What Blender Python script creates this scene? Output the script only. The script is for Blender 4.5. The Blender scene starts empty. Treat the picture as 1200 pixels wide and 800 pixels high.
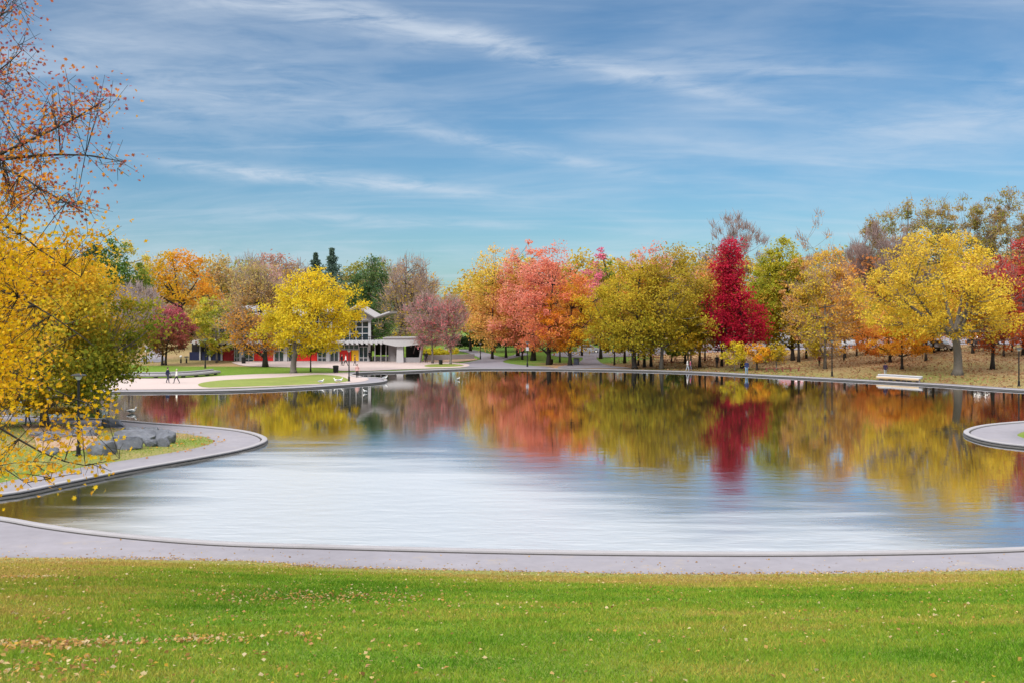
import bpy, bmesh, math, random
import numpy as np
from mathutils import Vector, Matrix, geometry
R = math.radians
sc = bpy.context.scene
col = sc.collection
random.seed(7)
F, HC, YH = 1200.0, 8.0, 365.0      # focal length in photo pixels, eye height, horizon row of the 1200 x 800 photograph

# ------------------------------------------------------------------ camera
cam = bpy.data.cameras.new('camera'); co = bpy.data.objects.new('camera', cam); col.objects.link(co)
co.location = (0, 0, HC); co.rotation_euler = (R(90), 0, 0)
cam.sensor_width = 36; cam.lens = 36; cam.shift_y = (YH - 400) / 1200.0
cam.clip_start = 0.1; cam.clip_end = 9000
sc.camera = co
sc.cycles.use_denoising = True
sc.cycles.max_bounces = 6; sc.cycles.diffuse_bounces = 3; sc.cycles.transparent_max_bounces = 4
sc.cycles.caustics_reflective = False; sc.cycles.caustics_refractive = False
sc.view_settings.view_transform = 'Standard'; sc.view_settings.look = 'None'
sc.view_settings.gamma = 1; sc.view_settings.use_curve_mapping = False
sc.view_settings.exposure = 0.9

# ------------------------------------------------------------------ node helper
class NT:
    def __init__(self, nt): self.nt = nt; self.n = nt.nodes; self.l = nt.links
    def add(self, t, **kw):
        nd = self.n.new(t)
        for k, v in kw.items(): setattr(nd, k, v)
        return nd
    def put(self, sock, v):
        if isinstance(v, bpy.types.NodeSocket): self.l.new(v, sock)
        elif v is not None:
            if isinstance(v, tuple) and len(v) == 3 and sock.type == 'RGBA': v = (*v, 1)
            sock.default_value = v
    def m(self, op, a, b=None, c=None, clamp=False):
        nd = self.add('ShaderNodeMath', operation=op, use_clamp=clamp)
        self.put(nd.inputs[0], a)
        if b is not None: self.put(nd.inputs[1], b)
        if c is not None: self.put(nd.inputs[2], c)
        return nd.outputs[0]
    def mix(self, f, a, b, mode='MIX'):
        nd = self.add('ShaderNodeMix', data_type='RGBA', blend_type=mode)
        self.put(nd.inputs[0], f); self.put(nd.inputs[6], a); self.put(nd.inputs[7], b)
        return nd.outputs[2]
    def noise(self, vec, scale, detail=4, rough=.55, dist=0):
        nd = self.add('ShaderNodeTexNoise'); self.put(nd.inputs['Vector'], vec)
        nd.inputs['Scale'].default_value = scale; nd.inputs['Detail'].default_value = detail
        nd.inputs['Roughness'].default_value = rough; nd.inputs['Distortion'].default_value = dist
        return nd.outputs['Fac']
    def mapping(self, vec, loc=(0,0,0), rot=(0,0,0), scale=(1,1,1)):
        nd = self.add('ShaderNodeMapping'); self.put(nd.inputs[0], vec)
        nd.inputs[1].default_value = loc; nd.inputs[2].default_value = rot; nd.inputs[3].default_value = scale
        return nd.outputs[0]
    def smooth(self, v, a, b):
        nd = self.add('ShaderNodeMapRange', interpolation_type='SMOOTHSTEP'); self.put(nd.inputs[0], v)
        nd.inputs[1].default_value = a; nd.inputs[2].default_value = b
        return nd.outputs[0]

# ------------------------------------------------------------------ world: Nishita sky behind a thin cirrus veil
SUN_EL, SUN_AZ = R(42), R(215)       # azimuth clockwise from +Y: behind the camera, to its left
w = bpy.data.worlds.new('World'); sc.world = w; w.use_nodes = True
T = NT(w.node_tree); T.n.clear()
out = T.add('ShaderNodeOutputWorld'); bg = T.add('ShaderNodeBackground'); T.l.new(bg.outputs[0], out.inputs[0])
sky = T.add('ShaderNodeTexSky', sky_type='NISHITA'); sky.sun_disc = False
sky.sun_elevation = SUN_EL; sky.sun_rotation = SUN_AZ; sky.altitude = 200; sky.air_density = 1.0; sky.dust_density = 0.6; sky.ozone_density = 1.8
tc = T.add('ShaderNodeTexCoord'); dirv = tc.outputs['Generated']
sx = T.add('ShaderNodeSeparateXYZ'); T.l.new(dirv, sx.inputs[0]); X_, Y_, Z_ = sx.outputs
az = T.m('ARCTAN2', X_, Y_); el = T.m('ARCSINE', Z_)
den = T.m('ADD', T.m('MAXIMUM', Z_, 0.0), 0.16)
cb = T.add('ShaderNodeCombineXYZ'); T.put(cb.inputs[0], T.m('DIVIDE', X_, den)); T.put(cb.inputs[1], T.m('DIVIDE', Y_, den))
pl = cb.outputs[0]
veil = T.noise(T.mapping(pl, (3.1, 1.7, 0), (0, 0, R(12)), (.75, 1.5, 1)), 1.0, 6, .58, .6)
wisp = T.noise(T.mapping(pl, (7.3, 4.4, 0), (0, 0, R(17)), (.8, 3.6, 1)), 1.2, 7, .55, .9)
fine = T.noise(T.mapping(pl, (1.2, 9.1, 0), (0, 0, R(22)), (2.2, 16.0, 1)), 1.6, 6, .65, .6)
cloud = T.m('ADD', T.m('MULTIPLY', T.smooth(veil, .40, .74), .30), T.m('MULTIPLY', T.m('MULTIPLY', T.smooth(wisp, .46, .80), T.m('ADD', T.m('MULTIPLY', fine, .5), .55)), .30))
aev = T.add('ShaderNodeCombineXYZ'); T.put(aev.inputs[0], az); T.put(aev.inputs[1], el); ae = aev.outputs[0]
warp = T.m('SUBTRACT', T.noise(T.mapping(ae, scale=(5, 16, 1)), 1.0, 5, .6), .5)
frag = T.noise(T.mapping(ae, (2, 5, 0), (0, 0, R(-8)), (11, 60, 1)), 1.0, 7, .65, .6)
def streak(px, py, L, slope, th, s):
    a0 = math.atan((px - 600) / F); e0 = math.atan((YH - py) / F * math.cos(a0))
    da = T.m('SUBTRACT', az, a0)
    e = T.m('SUBTRACT', el, T.m('ADD', e0, T.m('MULTIPLY', da, slope)))
    e = T.m('ADD', e, T.m('MULTIPLY', warp, th * 3.2))
    g = T.m('POWER', 2.718, T.m('MULTIPLY', T.m('POWER', T.m('ABSOLUTE', T.m('DIVIDE', e, th)), 1.6), -1.0))
    q = T.m('DIVIDE', da, L)
    g = T.m('MULTIPLY', g, T.m('SUBTRACT', 1.0, T.m('MULTIPLY', q, q), clamp=True))
    return T.m('MULTIPLY', g, T.m('MULTIPLY', T.smooth(frag, .22, .66), s))
for p in [(330, 10, .28, -.12, .012, .5), (690, 78, .26, -.22, .010, .5), (400, 212, .22, -.07, .0075, .75), (600, 175, .17, -.20, .008, .5),
          (460, 260, .17, -.02, .006, .4), (900, 80, .16, -.06, .014, .3), (1130, 150, .17, .10, .030, .38), (780, 165, .12, -.1, .008, .25), (170, 90, .3, -.05, .05, .34), (120, 290, .3, 0, .02, .3), (640, 300, .3, .03, .012, .2)]:
    cloud = T.m('ADD', cloud, streak(*p))
# the open sky beyond the cirrus thickens to a bright even overcast overhead, as the shadowless light on the ground shows
deck = T.smooth(el, R(15.5), R(31))
cloud = T.m('MAXIMUM', cloud, T.m('MULTIPLY', deck, T.m('ADD', .62, T.m('MULTIPLY', veil, .5))))
cloud = T.m('MINIMUM', cloud, 1.0, clamp=True)
bc = T.mix(1.0, T.mix(1.0, sky.outputs[0], (.048, .048, .048), 'MULTIPLY'), (.62, .92, 1.10), 'MULTIPLY')
ccol = T.mix(deck, (.37, .41, .465), (1.22, 1.22, 1.22))
skyc = T.mix(cloud, bc, ccol)
T.l.new(skyc, bg.inputs[0]); bg.inputs[1].default_value = 1.0

# ------------------------------------------------------------------ sun, veiled by cloud
sl = bpy.data.lights.new('sun', 'SUN'); sl.energy = 1.5; sl.angle = R(14); sl.color = (1, .95, .87)
so = bpy.data.objects.new('sun', sl); col.objects.link(so); so.location = (-40, -60, 80)
sd = Vector((math.sin(SUN_AZ) * math.cos(SUN_EL), math.cos(SUN_AZ) * math.cos(SUN_EL), math.sin(SUN_EL)))
so.rotation_euler = sd.to_track_quat('Z', 'Y').to_euler()

# ------------------------------------------------------------------ colours and materials
def lin(h):
    h = h.lstrip('#'); c = [int(h[i:i + 2], 16) / 255 for i in (0, 2, 4)]
    return tuple(x / 12.92 if x <= .04045 else ((x + .055) / 1.055) ** 2.4 for x in c)
MATS = {}
def mat(name, base, rough=.8, var=.15, scale=6.0, metal=0, spec=.3, bump=0, spot=None):
    """procedural surface: base colour broken by two noises, optional relief and stains"""
    if name in MATS: return MATS[name]
    m = bpy.data.materials.new(name); m.use_nodes = True; t = NT(m.node_tree)
    b = t.n['Principled BSDF']; tcn = t.add('ShaderNodeTexCoord'); v = tcn.outputs['Object']
    n1 = t.noise(v, scale, 5, .6); n2 = t.noise(v, scale * .13, 3, .5)
    f = t.m('ADD', t.m('MULTIPLY', n1, .6), t.m('MULTIPLY', n2, .6))
    c = t.mix(f, tuple(max(0, x * (1 - var * 1.3)) for x in base), tuple(min(1, x * (1 + var)) for x in base))
    if spot: c = t.mix(t.m('MULTIPLY', t.smooth(t.noise(v, scale * .4, 6, .7), .55, .72), spot[1]), c, spot[0])
    t.put(b.inputs['Base Color'], c); b.inputs['Roughness'].default_value = rough; b.inputs['Metallic'].default_value = metal
    b.inputs['Specular IOR Level'].default_value = spec
    if bump:
        bn = t.add('ShaderNodeBump'); bn.inputs['Strength'].default_value = bump; bn.inputs['Distance'].default_value = .05
        t.put(bn.inputs['Height'], t.noise(v, scale * 2.2, 6, .65)); t.l.new(bn.outputs[0], b.inputs['Normal'])
    MATS[name] = m; return m
def attr_mat(name, kind):
    m = bpy.data.materials.new(name); m.use_nodes = True; t = NT(m.node_tree)
    o = t.n['Material Output']; t.n.remove(t.n['Principled BSDF'])
    at = t.add('ShaderNodeAttribute', attribute_name='col'); oi = t.add('ShaderNodeObjectInfo')
    hs = t.add('ShaderNodeHueSaturation'); t.put(hs.inputs['Color'], at.outputs['Color'])
    t.put(hs.inputs['Hue'], t.m('ADD', .5, t.m('MULTIPLY', t.m('SUBTRACT', oi.outputs['Random'], .5), .016)))
    t.put(hs.inputs['Value'], t.m('ADD', .93, t.m('MULTIPLY', oi.outputs['Random'], .14)))
    c = hs.outputs[0]
    d = t.add('ShaderNodeBsdfDiffuse'); tr = t.add('ShaderNodeBsdfTranslucent'); mx = t.add('ShaderNodeMixShader')
    t.put(d.inputs[0], c); t.put(tr.inputs[0], c); mx.inputs[0].default_value = .48 if kind == 'leaf' else .25
    t.l.new(d.outputs[0], mx.inputs[1]); t.l.new(tr.outputs[0], mx.inputs[2]); t.l.new(mx.outputs[0], o.inputs[0])
    return m
M_LEAF = attr_mat('foliage', 'leaf'); M_GRASS = attr_mat('grass_blades', 'grass')
M_BARK = mat('bark', (.042, .034, .030), .95, .45, 5, bump=.6)
M_BARKG = mat('bark_grey', (.17, .148, .13), .95, .4, 5, bump=.6)
M_CONC = mat('concrete', (.30, .285, .30), .9, .14, 3, spot=((.25, .24, .24), .5))
M_ASPH = mat('asphalt_path', (.232, .218, .245), .95, .26, 1.6, bump=.15, spot=((.30, .255, .22), .75))
M_ASPHD = mat('asphalt_road', (.20, .19, .22), .95, .16, 2.0, spot=((.19, .17, .16), .5))
M_PAVE = mat('plaza_paving', (.44, .355, .335), .95, .14, 1.2, spot=((.42, .35, .33), .5))
M_LITTER = mat('sandy_litter', (.34, .23, .16), .98, .4, 9, bump=.4, spot=((.42, .25, .11), .8))
M_METAL = mat('black_metal', (.012, .012, .013), .45, .2, 8)
M_GLASS = mat('window_glass', (.02, .035, .045), .05, .3, 1.5, spec=.8)
M_WHITE = mat('white_paint', (.45, .44, .455), .6, .08, 2)
M_ROOF = mat('roof_underside', (.33, .31, .31), .8, .1, 2)
M_RED = mat('red_panel', (.62, .022, .018), .55, .12, 2)
M_DRED = mat('dark_red_panel', (.33, .02, .025), .6, .12, 2)
M_YEL = mat('yellow_panel', (.80, .44, .02), .55, .1, 2)
M_NAVY = mat('navy_wall', (.022, .028, .085), .6, .2, 2)
M_GREYW = mat('grey_wall', (.30, .28, .29), .85, .15, 2)
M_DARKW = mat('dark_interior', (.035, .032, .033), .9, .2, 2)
M_WOOD = mat('red_stained_wood', (.24, .075, .06), .8, .3, 7)
M_TAN = mat('tan_wood', (.50, .36, .22), .8, .25, 7)
M_STONE = mat('boulder_stone', (.11, .115, .135), .92, 1.2, 3.4, bump=1.0, spot=((.25, .25, .265), .9))
M_BIN = mat('bin_plastic', (.20, .21, .27), .6, .1, 5)
M_CHROME = mat('light_glass', (.8, .8, .78), .15, .05, 5)
M_LAMPG = mat('lamp_glass', (.78, .79, .8), .3, .05, 5)
M_TYRE = mat('tyre', (.02, .02, .02), .9, .2, 5)
M_SKIN = mat('skin', (.50, .31, .23), .6, .08, 5)
M_HAIR = mat('hair', (.04, .028, .02), .7, .3, 9)
M_FEATHER = mat('white_feathers', (.78, .77, .74), .8, .08, 9)
M_GREYF = mat('grey_feathers', (.34, .35, .37), .8, .1, 9)
M_BEAK = mat('beak', (.65, .34, .04), .5, .1, 9)

# ------------------------------------------------------------------ mesh helpers
def link(name, me, parent=None, loc=(0, 0, 0), rz=0):
    o = bpy.data.objects.new(name, me); col.objects.link(o); o.location = loc; o.rotation_euler = (0, 0, rz)
    if parent: o.parent = parent
    return o
def tag(o, label=None, cat=None, group=None, kind=None):
    for k, v in (('label', label), ('category', cat), ('group', group), ('kind', kind)):
        if v: o[k] = v
    return o
def thing(name, label, cat, loc, rz=0, group=None): return tag(link(name, None, None, loc, rz), label, cat, group)
def copy_tree(o, parent=None):
    c = o.copy(); col.objects.link(c); c.parent = parent
    for ch in list(o.children): copy_tree(ch, c)
    return c
def np_mesh(name, V, Fq, mt, colors=None):
    V = np.asarray(V, np.float32); Fq = np.asarray(Fq, np.int32); k = Fq.shape[1]
    me = bpy.data.meshes.new(name); me.vertices.add(len(V)); me.vertices.foreach_set('co', V.ravel())
    me.loops.add(Fq.size); me.loops.foreach_set('vertex_index', Fq.ravel())
    me.polygons.add(len(Fq)); me.polygons.foreach_set('loop_start', np.arange(len(Fq), dtype=np.int32) * k)
    me.update(calc_edges=True); me.materials.append(mt)
    if colors is not None:
        a = me.attributes.new('col', 'FLOAT_COLOR', 'FACE')
        a.data.foreach_set('color', np.hstack([colors, np.ones((len(colors), 1))]).astype(np.float32).ravel())
    return me
class MB:
    def __init__(s): s.v = []; s.f = []
    def box(s, c, d, rz=0, top=None, topy=None):
        x, y, z = (q / 2 for q in d); tx = x if top is None else top / 2; ty = y if topy is None else topy / 2
        b = len(s.v); ca, sa = math.cos(rz), math.sin(rz)
        for (px, py, pz) in [(-x, -y, -z), (x, -y, -z), (x, y, -z), (-x, y, -z), (-tx, -ty, z), (tx, -ty, z), (tx, ty, z), (-tx, ty, z)]:
            s.v.append((c[0] + px * ca - py * sa, c[1] + px * sa + py * ca, c[2] + pz))
        s.f += [tuple(b + i for i in q) for q in [(3, 2, 1, 0), (4, 5, 6, 7), (0, 1, 5, 4), (1, 2, 6, 5), (2, 3, 7, 6), (3, 0, 4, 7)]]
        return s
    def tube(s, pts, rad, n=6, cap=True):
        pts = [Vector(p) for p in pts]
        if not isinstance(rad, (list, tuple)): rad = [rad] * len(pts)
        b = len(s.v)
        for i, p in enumerate(pts):
            d = (pts[min(i + 1, len(pts) - 1)] - pts[max(i - 1, 0)])
            d = d.normalized() if d.length > 1e-6 else Vector((0, 0, 1))
            a = d.cross(Vector((0, 1, 0)) if abs(d.y) < .9 else Vector((1, 0, 0))).normalized(); c = d.cross(a)
            for j in range(n):
                t = 2 * math.pi * j / n; s.v.append(tuple(p + (a * math.cos(t) + c * math.sin(t)) * rad[i]))
        for i in range(len(pts) - 1):
            for j in range(n):
                s.f.append((b + i * n + j, b + i * n + (j + 1) % n, b + (i + 1) * n + (j + 1) % n, b + (i + 1) * n + j))
        if cap:
            s.f.append(tuple(b + j for j in range(n))[::-1]); s.f.append(tuple(b + (len(pts) - 1) * n + j for j in range(n)))
        return s
    def lathe(s, prof, n=14, c=(0, 0, 0)):
        b = len(s.v)
        for (r, z) in prof:
            for j in range(n):
                t = 2 * math.pi * j / n; s.v.append((c[0] + r * math.cos(t), c[1] + r * math.sin(t), c[2] + z))
        for i in range(len(prof) - 1):
            for j in range(n):
                s.f.append((b + i * n + j, b + i * n + (j + 1) % n, b + (i + 1) * n + (j + 1) % n, b + (i + 1) * n + j))
        s.f.append(tuple(b + j for j in range(n))[::-1]); s.f.append(tuple(b + (len(prof) - 1) * n + j for j in range(n)))
        return s
    def prism(s, poly, a0, a1, axis='y'):
        """polygon in (x,z) pushed along y, or in (y,z) pushed along x, or (x,y) along z"""
        b = len(s.v); n = len(poly)
        for a in (a0, a1):
            for (p, q) in poly: s.v.append({'y': (p, a, q), 'x': (a, p, q), 'z': (p, q, a)}[axis])
        s.f.append(tuple(range(b, b + n))); s.f.append(tuple(range(b + n, b + 2 * n))[::-1])
        for i in range(n): s.f.append((b + i, b + (i + 1) % n, b + n + (i + 1) % n, b + n + i))
        return s
    def mesh(s, name, mt, smooth=False, bevel=0):
        me = bpy.data.meshes.new(name); me.from_pydata(s.v, [], s.f)
        bm = bmesh.new(); bm.from_mesh(me); bmesh.ops.recalc_face_normals(bm, faces=bm.faces)
        if bevel: bmesh.ops.bevel(bm, geom=list(bm.edges), offset=bevel, segments=1, affect='EDGES')
        bm.to_mesh(me); bm.free(); me.materials.append(mt)
        if smooth: me.polygons.foreach_set('use_smooth', [True] * len(me.polygons))
        return me
    def build(s, name, mt, parent=None, loc=(0, 0, 0), rz=0, smooth=False, bevel=0):
        return link(name, s.mesh(name, mt, smooth, bevel), parent, loc, rz)

# ------------------------------------------------------------------ shoreline (photo rows turned into ground points) and terrain
def flat(px, py): d = F * HC / (py - YH); return ((px - 600) / F * d, d)
sh = [flat(*p) for p in [(0, 607), (60, 617), (130, 626), (250, 636), (400, 641), (600, 646), (800, 648.5), (1000, 648), (1200, 643), (1350, 633)]]
sh += [(31, 41), (39, 46), (43, 52), (38, 57)]
sh += [flat(*p) for p in [(1200, 523), (1160, 518), (1136, 511.5), (1129, 506), (1149, 499), (1200, 494)]]
sh += [(46, 78), (60, 82), (68, 90), (63, 98)]
sh += [flat(*p) for p in [(1200, 457.5), (1100, 451), (1000, 445.5), (900, 440.5), (800, 435.5), (700, 433), (620, 432), (560, 432), (510, 433.5), (470, 435.3), (440, 436), (420, 437), (412, 439), (422, 441.6), (443, 442.6),
       (454, 445.2), (444, 448), (400, 451.5), (340, 455), (260, 458), (150, 459), (50, 459), (-50, 458)]]
sh += [(-66, 98), (-72, 90), (-62, 83)]
sh += [flat(*p) for p in [(0, 487), (115, 491), (180, 496), (240, 500), (285, 505), (307, 510.5), (313.5, 516), (303, 522), (280, 528.5), (230, 538), (150, 552), (80, 566), (0, 581)]]
sh += [(-25.5, 43.8), (-24.5, 41.4)]
def catmull(P, step, closed=True):
    o = []; n = len(P)
    for i in range(n if closed else n - 1):
        g = (lambda k: P[k % n]) if closed else (lambda k: P[min(max(k, 0), n - 1)])
        p0, p1, p2, p3 = (np.array(g(i + k)) for k in (-1, 0, 1, 2))
        t0 = 0; t1 = t0 + max(1e-3, np.linalg.norm(p1 - p0)) ** .5; t2 = t1 + max(1e-3, np.linalg.norm(p2 - p1)) ** .5; t3 = t2 + max(1e-3, np.linalg.norm(p3 - p2)) ** .5
        k = max(1, int(np.linalg.norm(p2 - p1) / step))
        for q in range(k):
            t = t1 + (t2 - t1) * q / k
            A1 = (t1 - t) / (t1 - t0) * p0 + (t - t0) / (t1 - t0) * p1; A2 = (t2 - t) / (t2 - t1) * p1 + (t - t1) / (t2 - t1) * p2; A3 = (t3 - t) / (t3 - t2) * p2 + (t - t2) / (t3 - t2) * p3
            B1 = (t2 - t) / (t2 - t0) * A1 + (t - t0) / (t2 - t0) * A2; B2 = (t3 - t) / (t3 - t1) * A2 + (t - t1) / (t3 - t1) * A3
            o.append((t2 - t) / (t2 - t1) * B1 + (t - t1) / (t2 - t1) * B2)
    return np.array(o)
SH = catmull(sh, .8)
def sdist(P):
    """signed distance to the shore, positive on land"""
    P = np.atleast_2d(np.asarray(P, float)); A = SH; B = np.roll(SH, -1, 0); AB = B - A; L2 = (AB ** 2).sum(1)
    out_ = np.empty(len(P))
    for i in range(0, len(P), 2000):
        p = P[i:i + 2000, None, :]; ap = p - A
        t = np.clip((ap * AB).sum(2) / L2, 0, 1)
        dd = np.sqrt(((ap - t[..., None] * AB) ** 2).sum(2)).min(1)
        py = p[..., 1]; c = ((A[:, 1] > py) != (B[:, 1] > py))
        xi = A[:, 0] + (py - A[:, 1]) / np.where(np.abs(AB[:, 1]) < 1e-9, 1e-9, AB[:, 1]) * AB[:, 0]
        ins = ((c & (p[..., 0] < xi)).sum(1) % 2) == 1
        out_[i:i + 2000] = np.where(ins, -dd, dd)
    return out_
EDGE = np.array([(-80, 37), (-40, 34.5), (-30, 33.6), (-16.55, 33.1), (-12.5, 33.3), (-9.6, 33.0), (-5.35, 32.1), (0, 31.5), (5.2, 31.2), (10.5, 31.4), (15.9, 31.8), (25, 34), (34, 39), (44, 45), (80, 52)])
def sstep(x, a, b): t = np.clip((x - a) / (b - a), 0, 1); return t * t * (3 - 2 * t)
def terrain(P, s=None):
    P = np.atleast_2d(np.asarray(P, float)); x, d = P[:, 0], P[:, 1]
    if s is None: s = sdist(P)
    e = np.interp(x, EDGE[:, 0], EDGE[:, 1]); a = np.maximum(0, e - d)
    q = np.minimum(a, 33); zf = .195 * (np.sqrt(q * q + .16) - .4) + .02 * np.maximum(0, a - 33)
    u = x / np.maximum(d, 20)
    k = np.interp(u, [-1, -.17, -.05, .08, .2, .3, .42, 1], [.004, .004, .004, .008, .034, .045, .07, .07])
    zb = k * np.clip(s - 4, 0, 60) * sstep(d, 84, 96)
    zm = .05 * np.clip(s - 3.3, 0, 14) * (1 - sstep(d, 84, 96)) * sstep(d - e, 0, 6)
    hill = 13 * sstep(d, 185, 290) * sstep(-u, .06, .22) + .035 * np.clip(d - 158, 0, 30) * sstep(-u, .24, .30)
    hill = hill + 3 * sstep(d, 200, 320) * sstep(u, .1, .4)
    return zf + np.where(s > 0, zb + zm, 0) + hill
def tz(x, d): return float(terrain([(x, d)])[0])
_D = np.concatenate([np.arange(8, 120, .25), np.arange(120, 420, .6)])
def hit(px, py):
    """where the sight line through a photo pixel meets the ground"""
    P = np.stack([(px - 600) / F * _D, _D], 1); zr = HC - (py - YH) / F * _D
    g = np.nonzero(zr <= terrain(P))[0]
    i = g[0] if len(g) else len(_D) - 1
    return (P[i, 0], P[i, 1], float(terrain(P[i:i + 1])[0]))
def at(px, d): x = (px - 600) / F * d; return (x, d, tz(x, d))

# ground: one sheet out to the horizon, sunk under the lake
fx = np.concatenate([-np.geomspace(3500, 172, 14), np.arange(-168, 169, 1.6), np.geomspace(172, 3500, 14)])
fy = np.concatenate([-np.geomspace(900, 20, 9), np.arange(-16, 60, 1.2), np.arange(60, 262, 1.6), np.geomspace(266, 6000, 22)])
GX, GY = np.meshgrid(fx, fy); GP = np.stack([GX.ravel(), GY.ravel()], 1)
gs = sdist(GP); gz = terrain(GP, gs); gz = np.where(gs < 1.6, np.minimum(gz, -1.6 + np.clip(gs - .3, 0, 1.3) / 1.3 * 1.55), gz - .02)
nx_, ny_ = len(fx), len(fy); ii = (np.arange(ny_ - 1)[:, None] * nx_ + np.arange(nx_ - 1)[None]).ravel()
gf = np.stack([ii, ii + 1, ii + nx_ + 1, ii + nx_], 1)
rngG = np.random.default_rng(3)
def vnoise(P, sc_, seed):
    """cheap smooth 2-D noise for colour zones"""
    r = np.random.default_rng(seed); v = 0
    for k in range(5):
        a = r.uniform(0, 6.28, 4); f = sc_ * (1.7 ** k)
        v = v + (np.sin(P[:, 0] * f * math.cos(a[0]) + P[:, 1] * f * math.sin(a[0]) + a[1]) * np.sin(P[:, 0] * f * math.cos(a[2]) - P[:, 1] * f * math.sin(a[2]) + a[3])) / (1.45 ** k)
    return v / 2.2
GREEN = np.array((.115, .20, .022)); DRY = np.array((.27, .235, .085)); LIT = np.array((.335, .215, .135)); EARTH = np.array((.24, .15, .09)); LGREEN = np.array((.10, .185, .03))
def ground_colour(P, s):
    x, d = P[:, 0], P[:, 1]; n = vnoise(P, .16, 5); n2 = vnoise(P, .5, 9); u = x / np.maximum(d, 20) + .02 * n2 + .025 * n; d = d + 5 * n * sstep(d, 60, 90)
    e = np.interp(x, EDGE[:, 0], EDGE[:, 1])
    g = np.tile(GREEN, (len(P), 1)).astype(float)
    mixto = lambda c, w_: g * (1 - w_[:, None]) + c * w_[:, None]
    front = d < e + 1
    g = mixto(DRY, np.where(front, np.clip(.18 + .35 * n2 + .55 * sstep(d, e - 4.5, e - .5) + .25 * sstep(-u, .15, .5), 0, .85), 0))
    rb = (~front) & (u > .13) & (d > 84)
    g = np.where(rb[:, None], LIT * .8 + DRY * .2, g)
    g = mixto(DRY * np.array((.66, .92, .6)), np.where(rb, np.clip(.55 * sstep(s, 14, 5) + .6 * n + .05, 0, .85), 0))
    g = mixto(EARTH, np.where(rb, np.clip(n2 * .7 - .05, 0, .6), 0))
    mid = (~front) & (u <= .13) & (u > -.06) & (d > 84)
    g = np.where(mid[:, None], LGREEN, g)
    g = mixto(LIT, np.where(mid, sstep(u, .005, .03) * sstep(s, 19, 12), 0))
    pen = (~front) & (d < 84)
    g = mixto(LIT, np.where(pen, np.clip(.35 + .7 * n2, 0, .9), 0))
    lh = (~front) & (u < -.22) & (d > 150)
    g = mixto(LIT, np.where(lh, np.clip(.7 + .4 * n, 0, .95), 0))
    return np.clip(g, .01, .9)
gme = np_mesh('ground', np.column_stack([GP, gz]), gf, None)
gme.materials.clear()
ga = gme.attributes.new('gcol', 'FLOAT_COLOR', 'POINT'); ga.data.foreach_set('color', np.hstack([ground_colour(GP, gs), np.ones((len(GP), 1))]).astype(np.float32).ravel())
gme.polygons.foreach_set('use_smooth', np.ones(len(gf), bool))
gm = bpy.data.materials.new('ground_cover'); gm.use_nodes = True; t = NT(gm.node_tree); b = t.n['Principled BSDF']
a_ = t.add('ShaderNodeAttribute', attribute_name='gcol'); geo = t.add('ShaderNodeNewGeometry'); pos = geo.outputs['Position']
n1 = t.noise(pos, 9.0, 6, .7); n2 = t.noise(pos, .9, 5, .6); n3 = t.noise(pos, 45.0, 4, .7)
c = t.mix(t.smooth(n1, .3, .7), t.mix(1.0, a_.outputs['Color'], (.55, .58, .5), 'MULTIPLY'), t.mix(1.0, a_.outputs['Color'], (1.35, 1.3, 1.25), 'MULTIPLY'))
c = t.mix(t.m('MULTIPLY', t.smooth(n2, .5, .72), .35), c, (.30, .21, .10)); c = t.mix(t.m('MULTIPLY', t.smooth(n3, .58, .7), .35), c, (.42, .30, .14))
t.put(b.inputs['Base Color'], c); b.inputs['Roughness'].default_value = .95; b.inputs['Specular IOR Level'].default_value = .1
bn = t.add('ShaderNodeBump'); bn.inputs['Strength'].default_value = .5; bn.inputs['Distance'].default_value = .06; t.put(bn.inputs['Height'], n1); t.l.new(bn.outputs[0], b.inputs['Normal'])
gme.materials.append(gm)
tag(link('ground', gme), kind='structure')

# water
WZ = -.10
wm = bpy.data.materials.new('lake_water'); wm.use_nodes = True; t = NT(wm.node_tree); b = t.n['Principled BSDF']
t.n.remove(b); wd = t.add('ShaderNodeBsdfDiffuse'); wd.inputs[0].default_value = (.035, .042, .03, 1); wg = t.add('ShaderNodeBsdfGlossy');  wg.inputs[0].default_value = (.96, .96, .96, 1)
wf = t.add('ShaderNodeFresnel'); wf.inputs[0].default_value = 1.33; wx = t.add('ShaderNodeMixShader'); t.put(wx.inputs[0], t.m('ADD', .60, t.m('MULTIPLY', t.m('POWER', wf.outputs[0], .5), .4), clamp=True))
t.l.new(wd.outputs[0], wx.inputs[1]); t.l.new(wg.outputs[0], wx.inputs[2]); t.l.new(wx.outputs[0], t.n['Material Output'].inputs[0])
geo = t.add('ShaderNodeNewGeometry'); pos = geo.outputs['Position']
patch = t.noise(t.mapping(pos, scale=(.012, .03, 1)), 1.0, 3, .5, .4)
sp = t.add('ShaderNodeSeparateXYZ'); t.l.new(pos, sp.inputs[0])
lanes = t.noise(t.mapping(pos, scale=(.10, .60, 1)), 1.0, 6, .60, .6)
open_ = t.m('SUBTRACT', 1.0, t.m('MULTIPLY', t.smooth(t.m('ADD', t.m('ABSOLUTE', t.m('ADD', sp.outputs[0], .5)), t.m('MULTIPLY', t.m('SUBTRACT', lanes, .5), 9.0)), 12, 21), .85))   # the two peninsulas shelter the coves
fetch = t.m('ADD', sp.outputs[1], t.m('MINIMUM', t.m('MAXIMUM', t.m('MULTIPLY', t.m('ADD', sp.outputs[0], 4.0), 1.6), 0.0), 17.0))   # the far trees keep the wind off the water below them
fetch = t.m('ADD', fetch, t.m('ADD', t.m('MULTIPLY', t.m('SUBTRACT', patch, .5), 14.0), t.m('MULTIPLY', t.m('SUBTRACT', lanes, .5), 20.0)))
breeze = t.m('ADD', t.m('MULTIPLY', t.smooth(fetch, 74, 50), open_), t.m('MULTIPLY', t.smooth(patch, .5, .68), .10))
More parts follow.
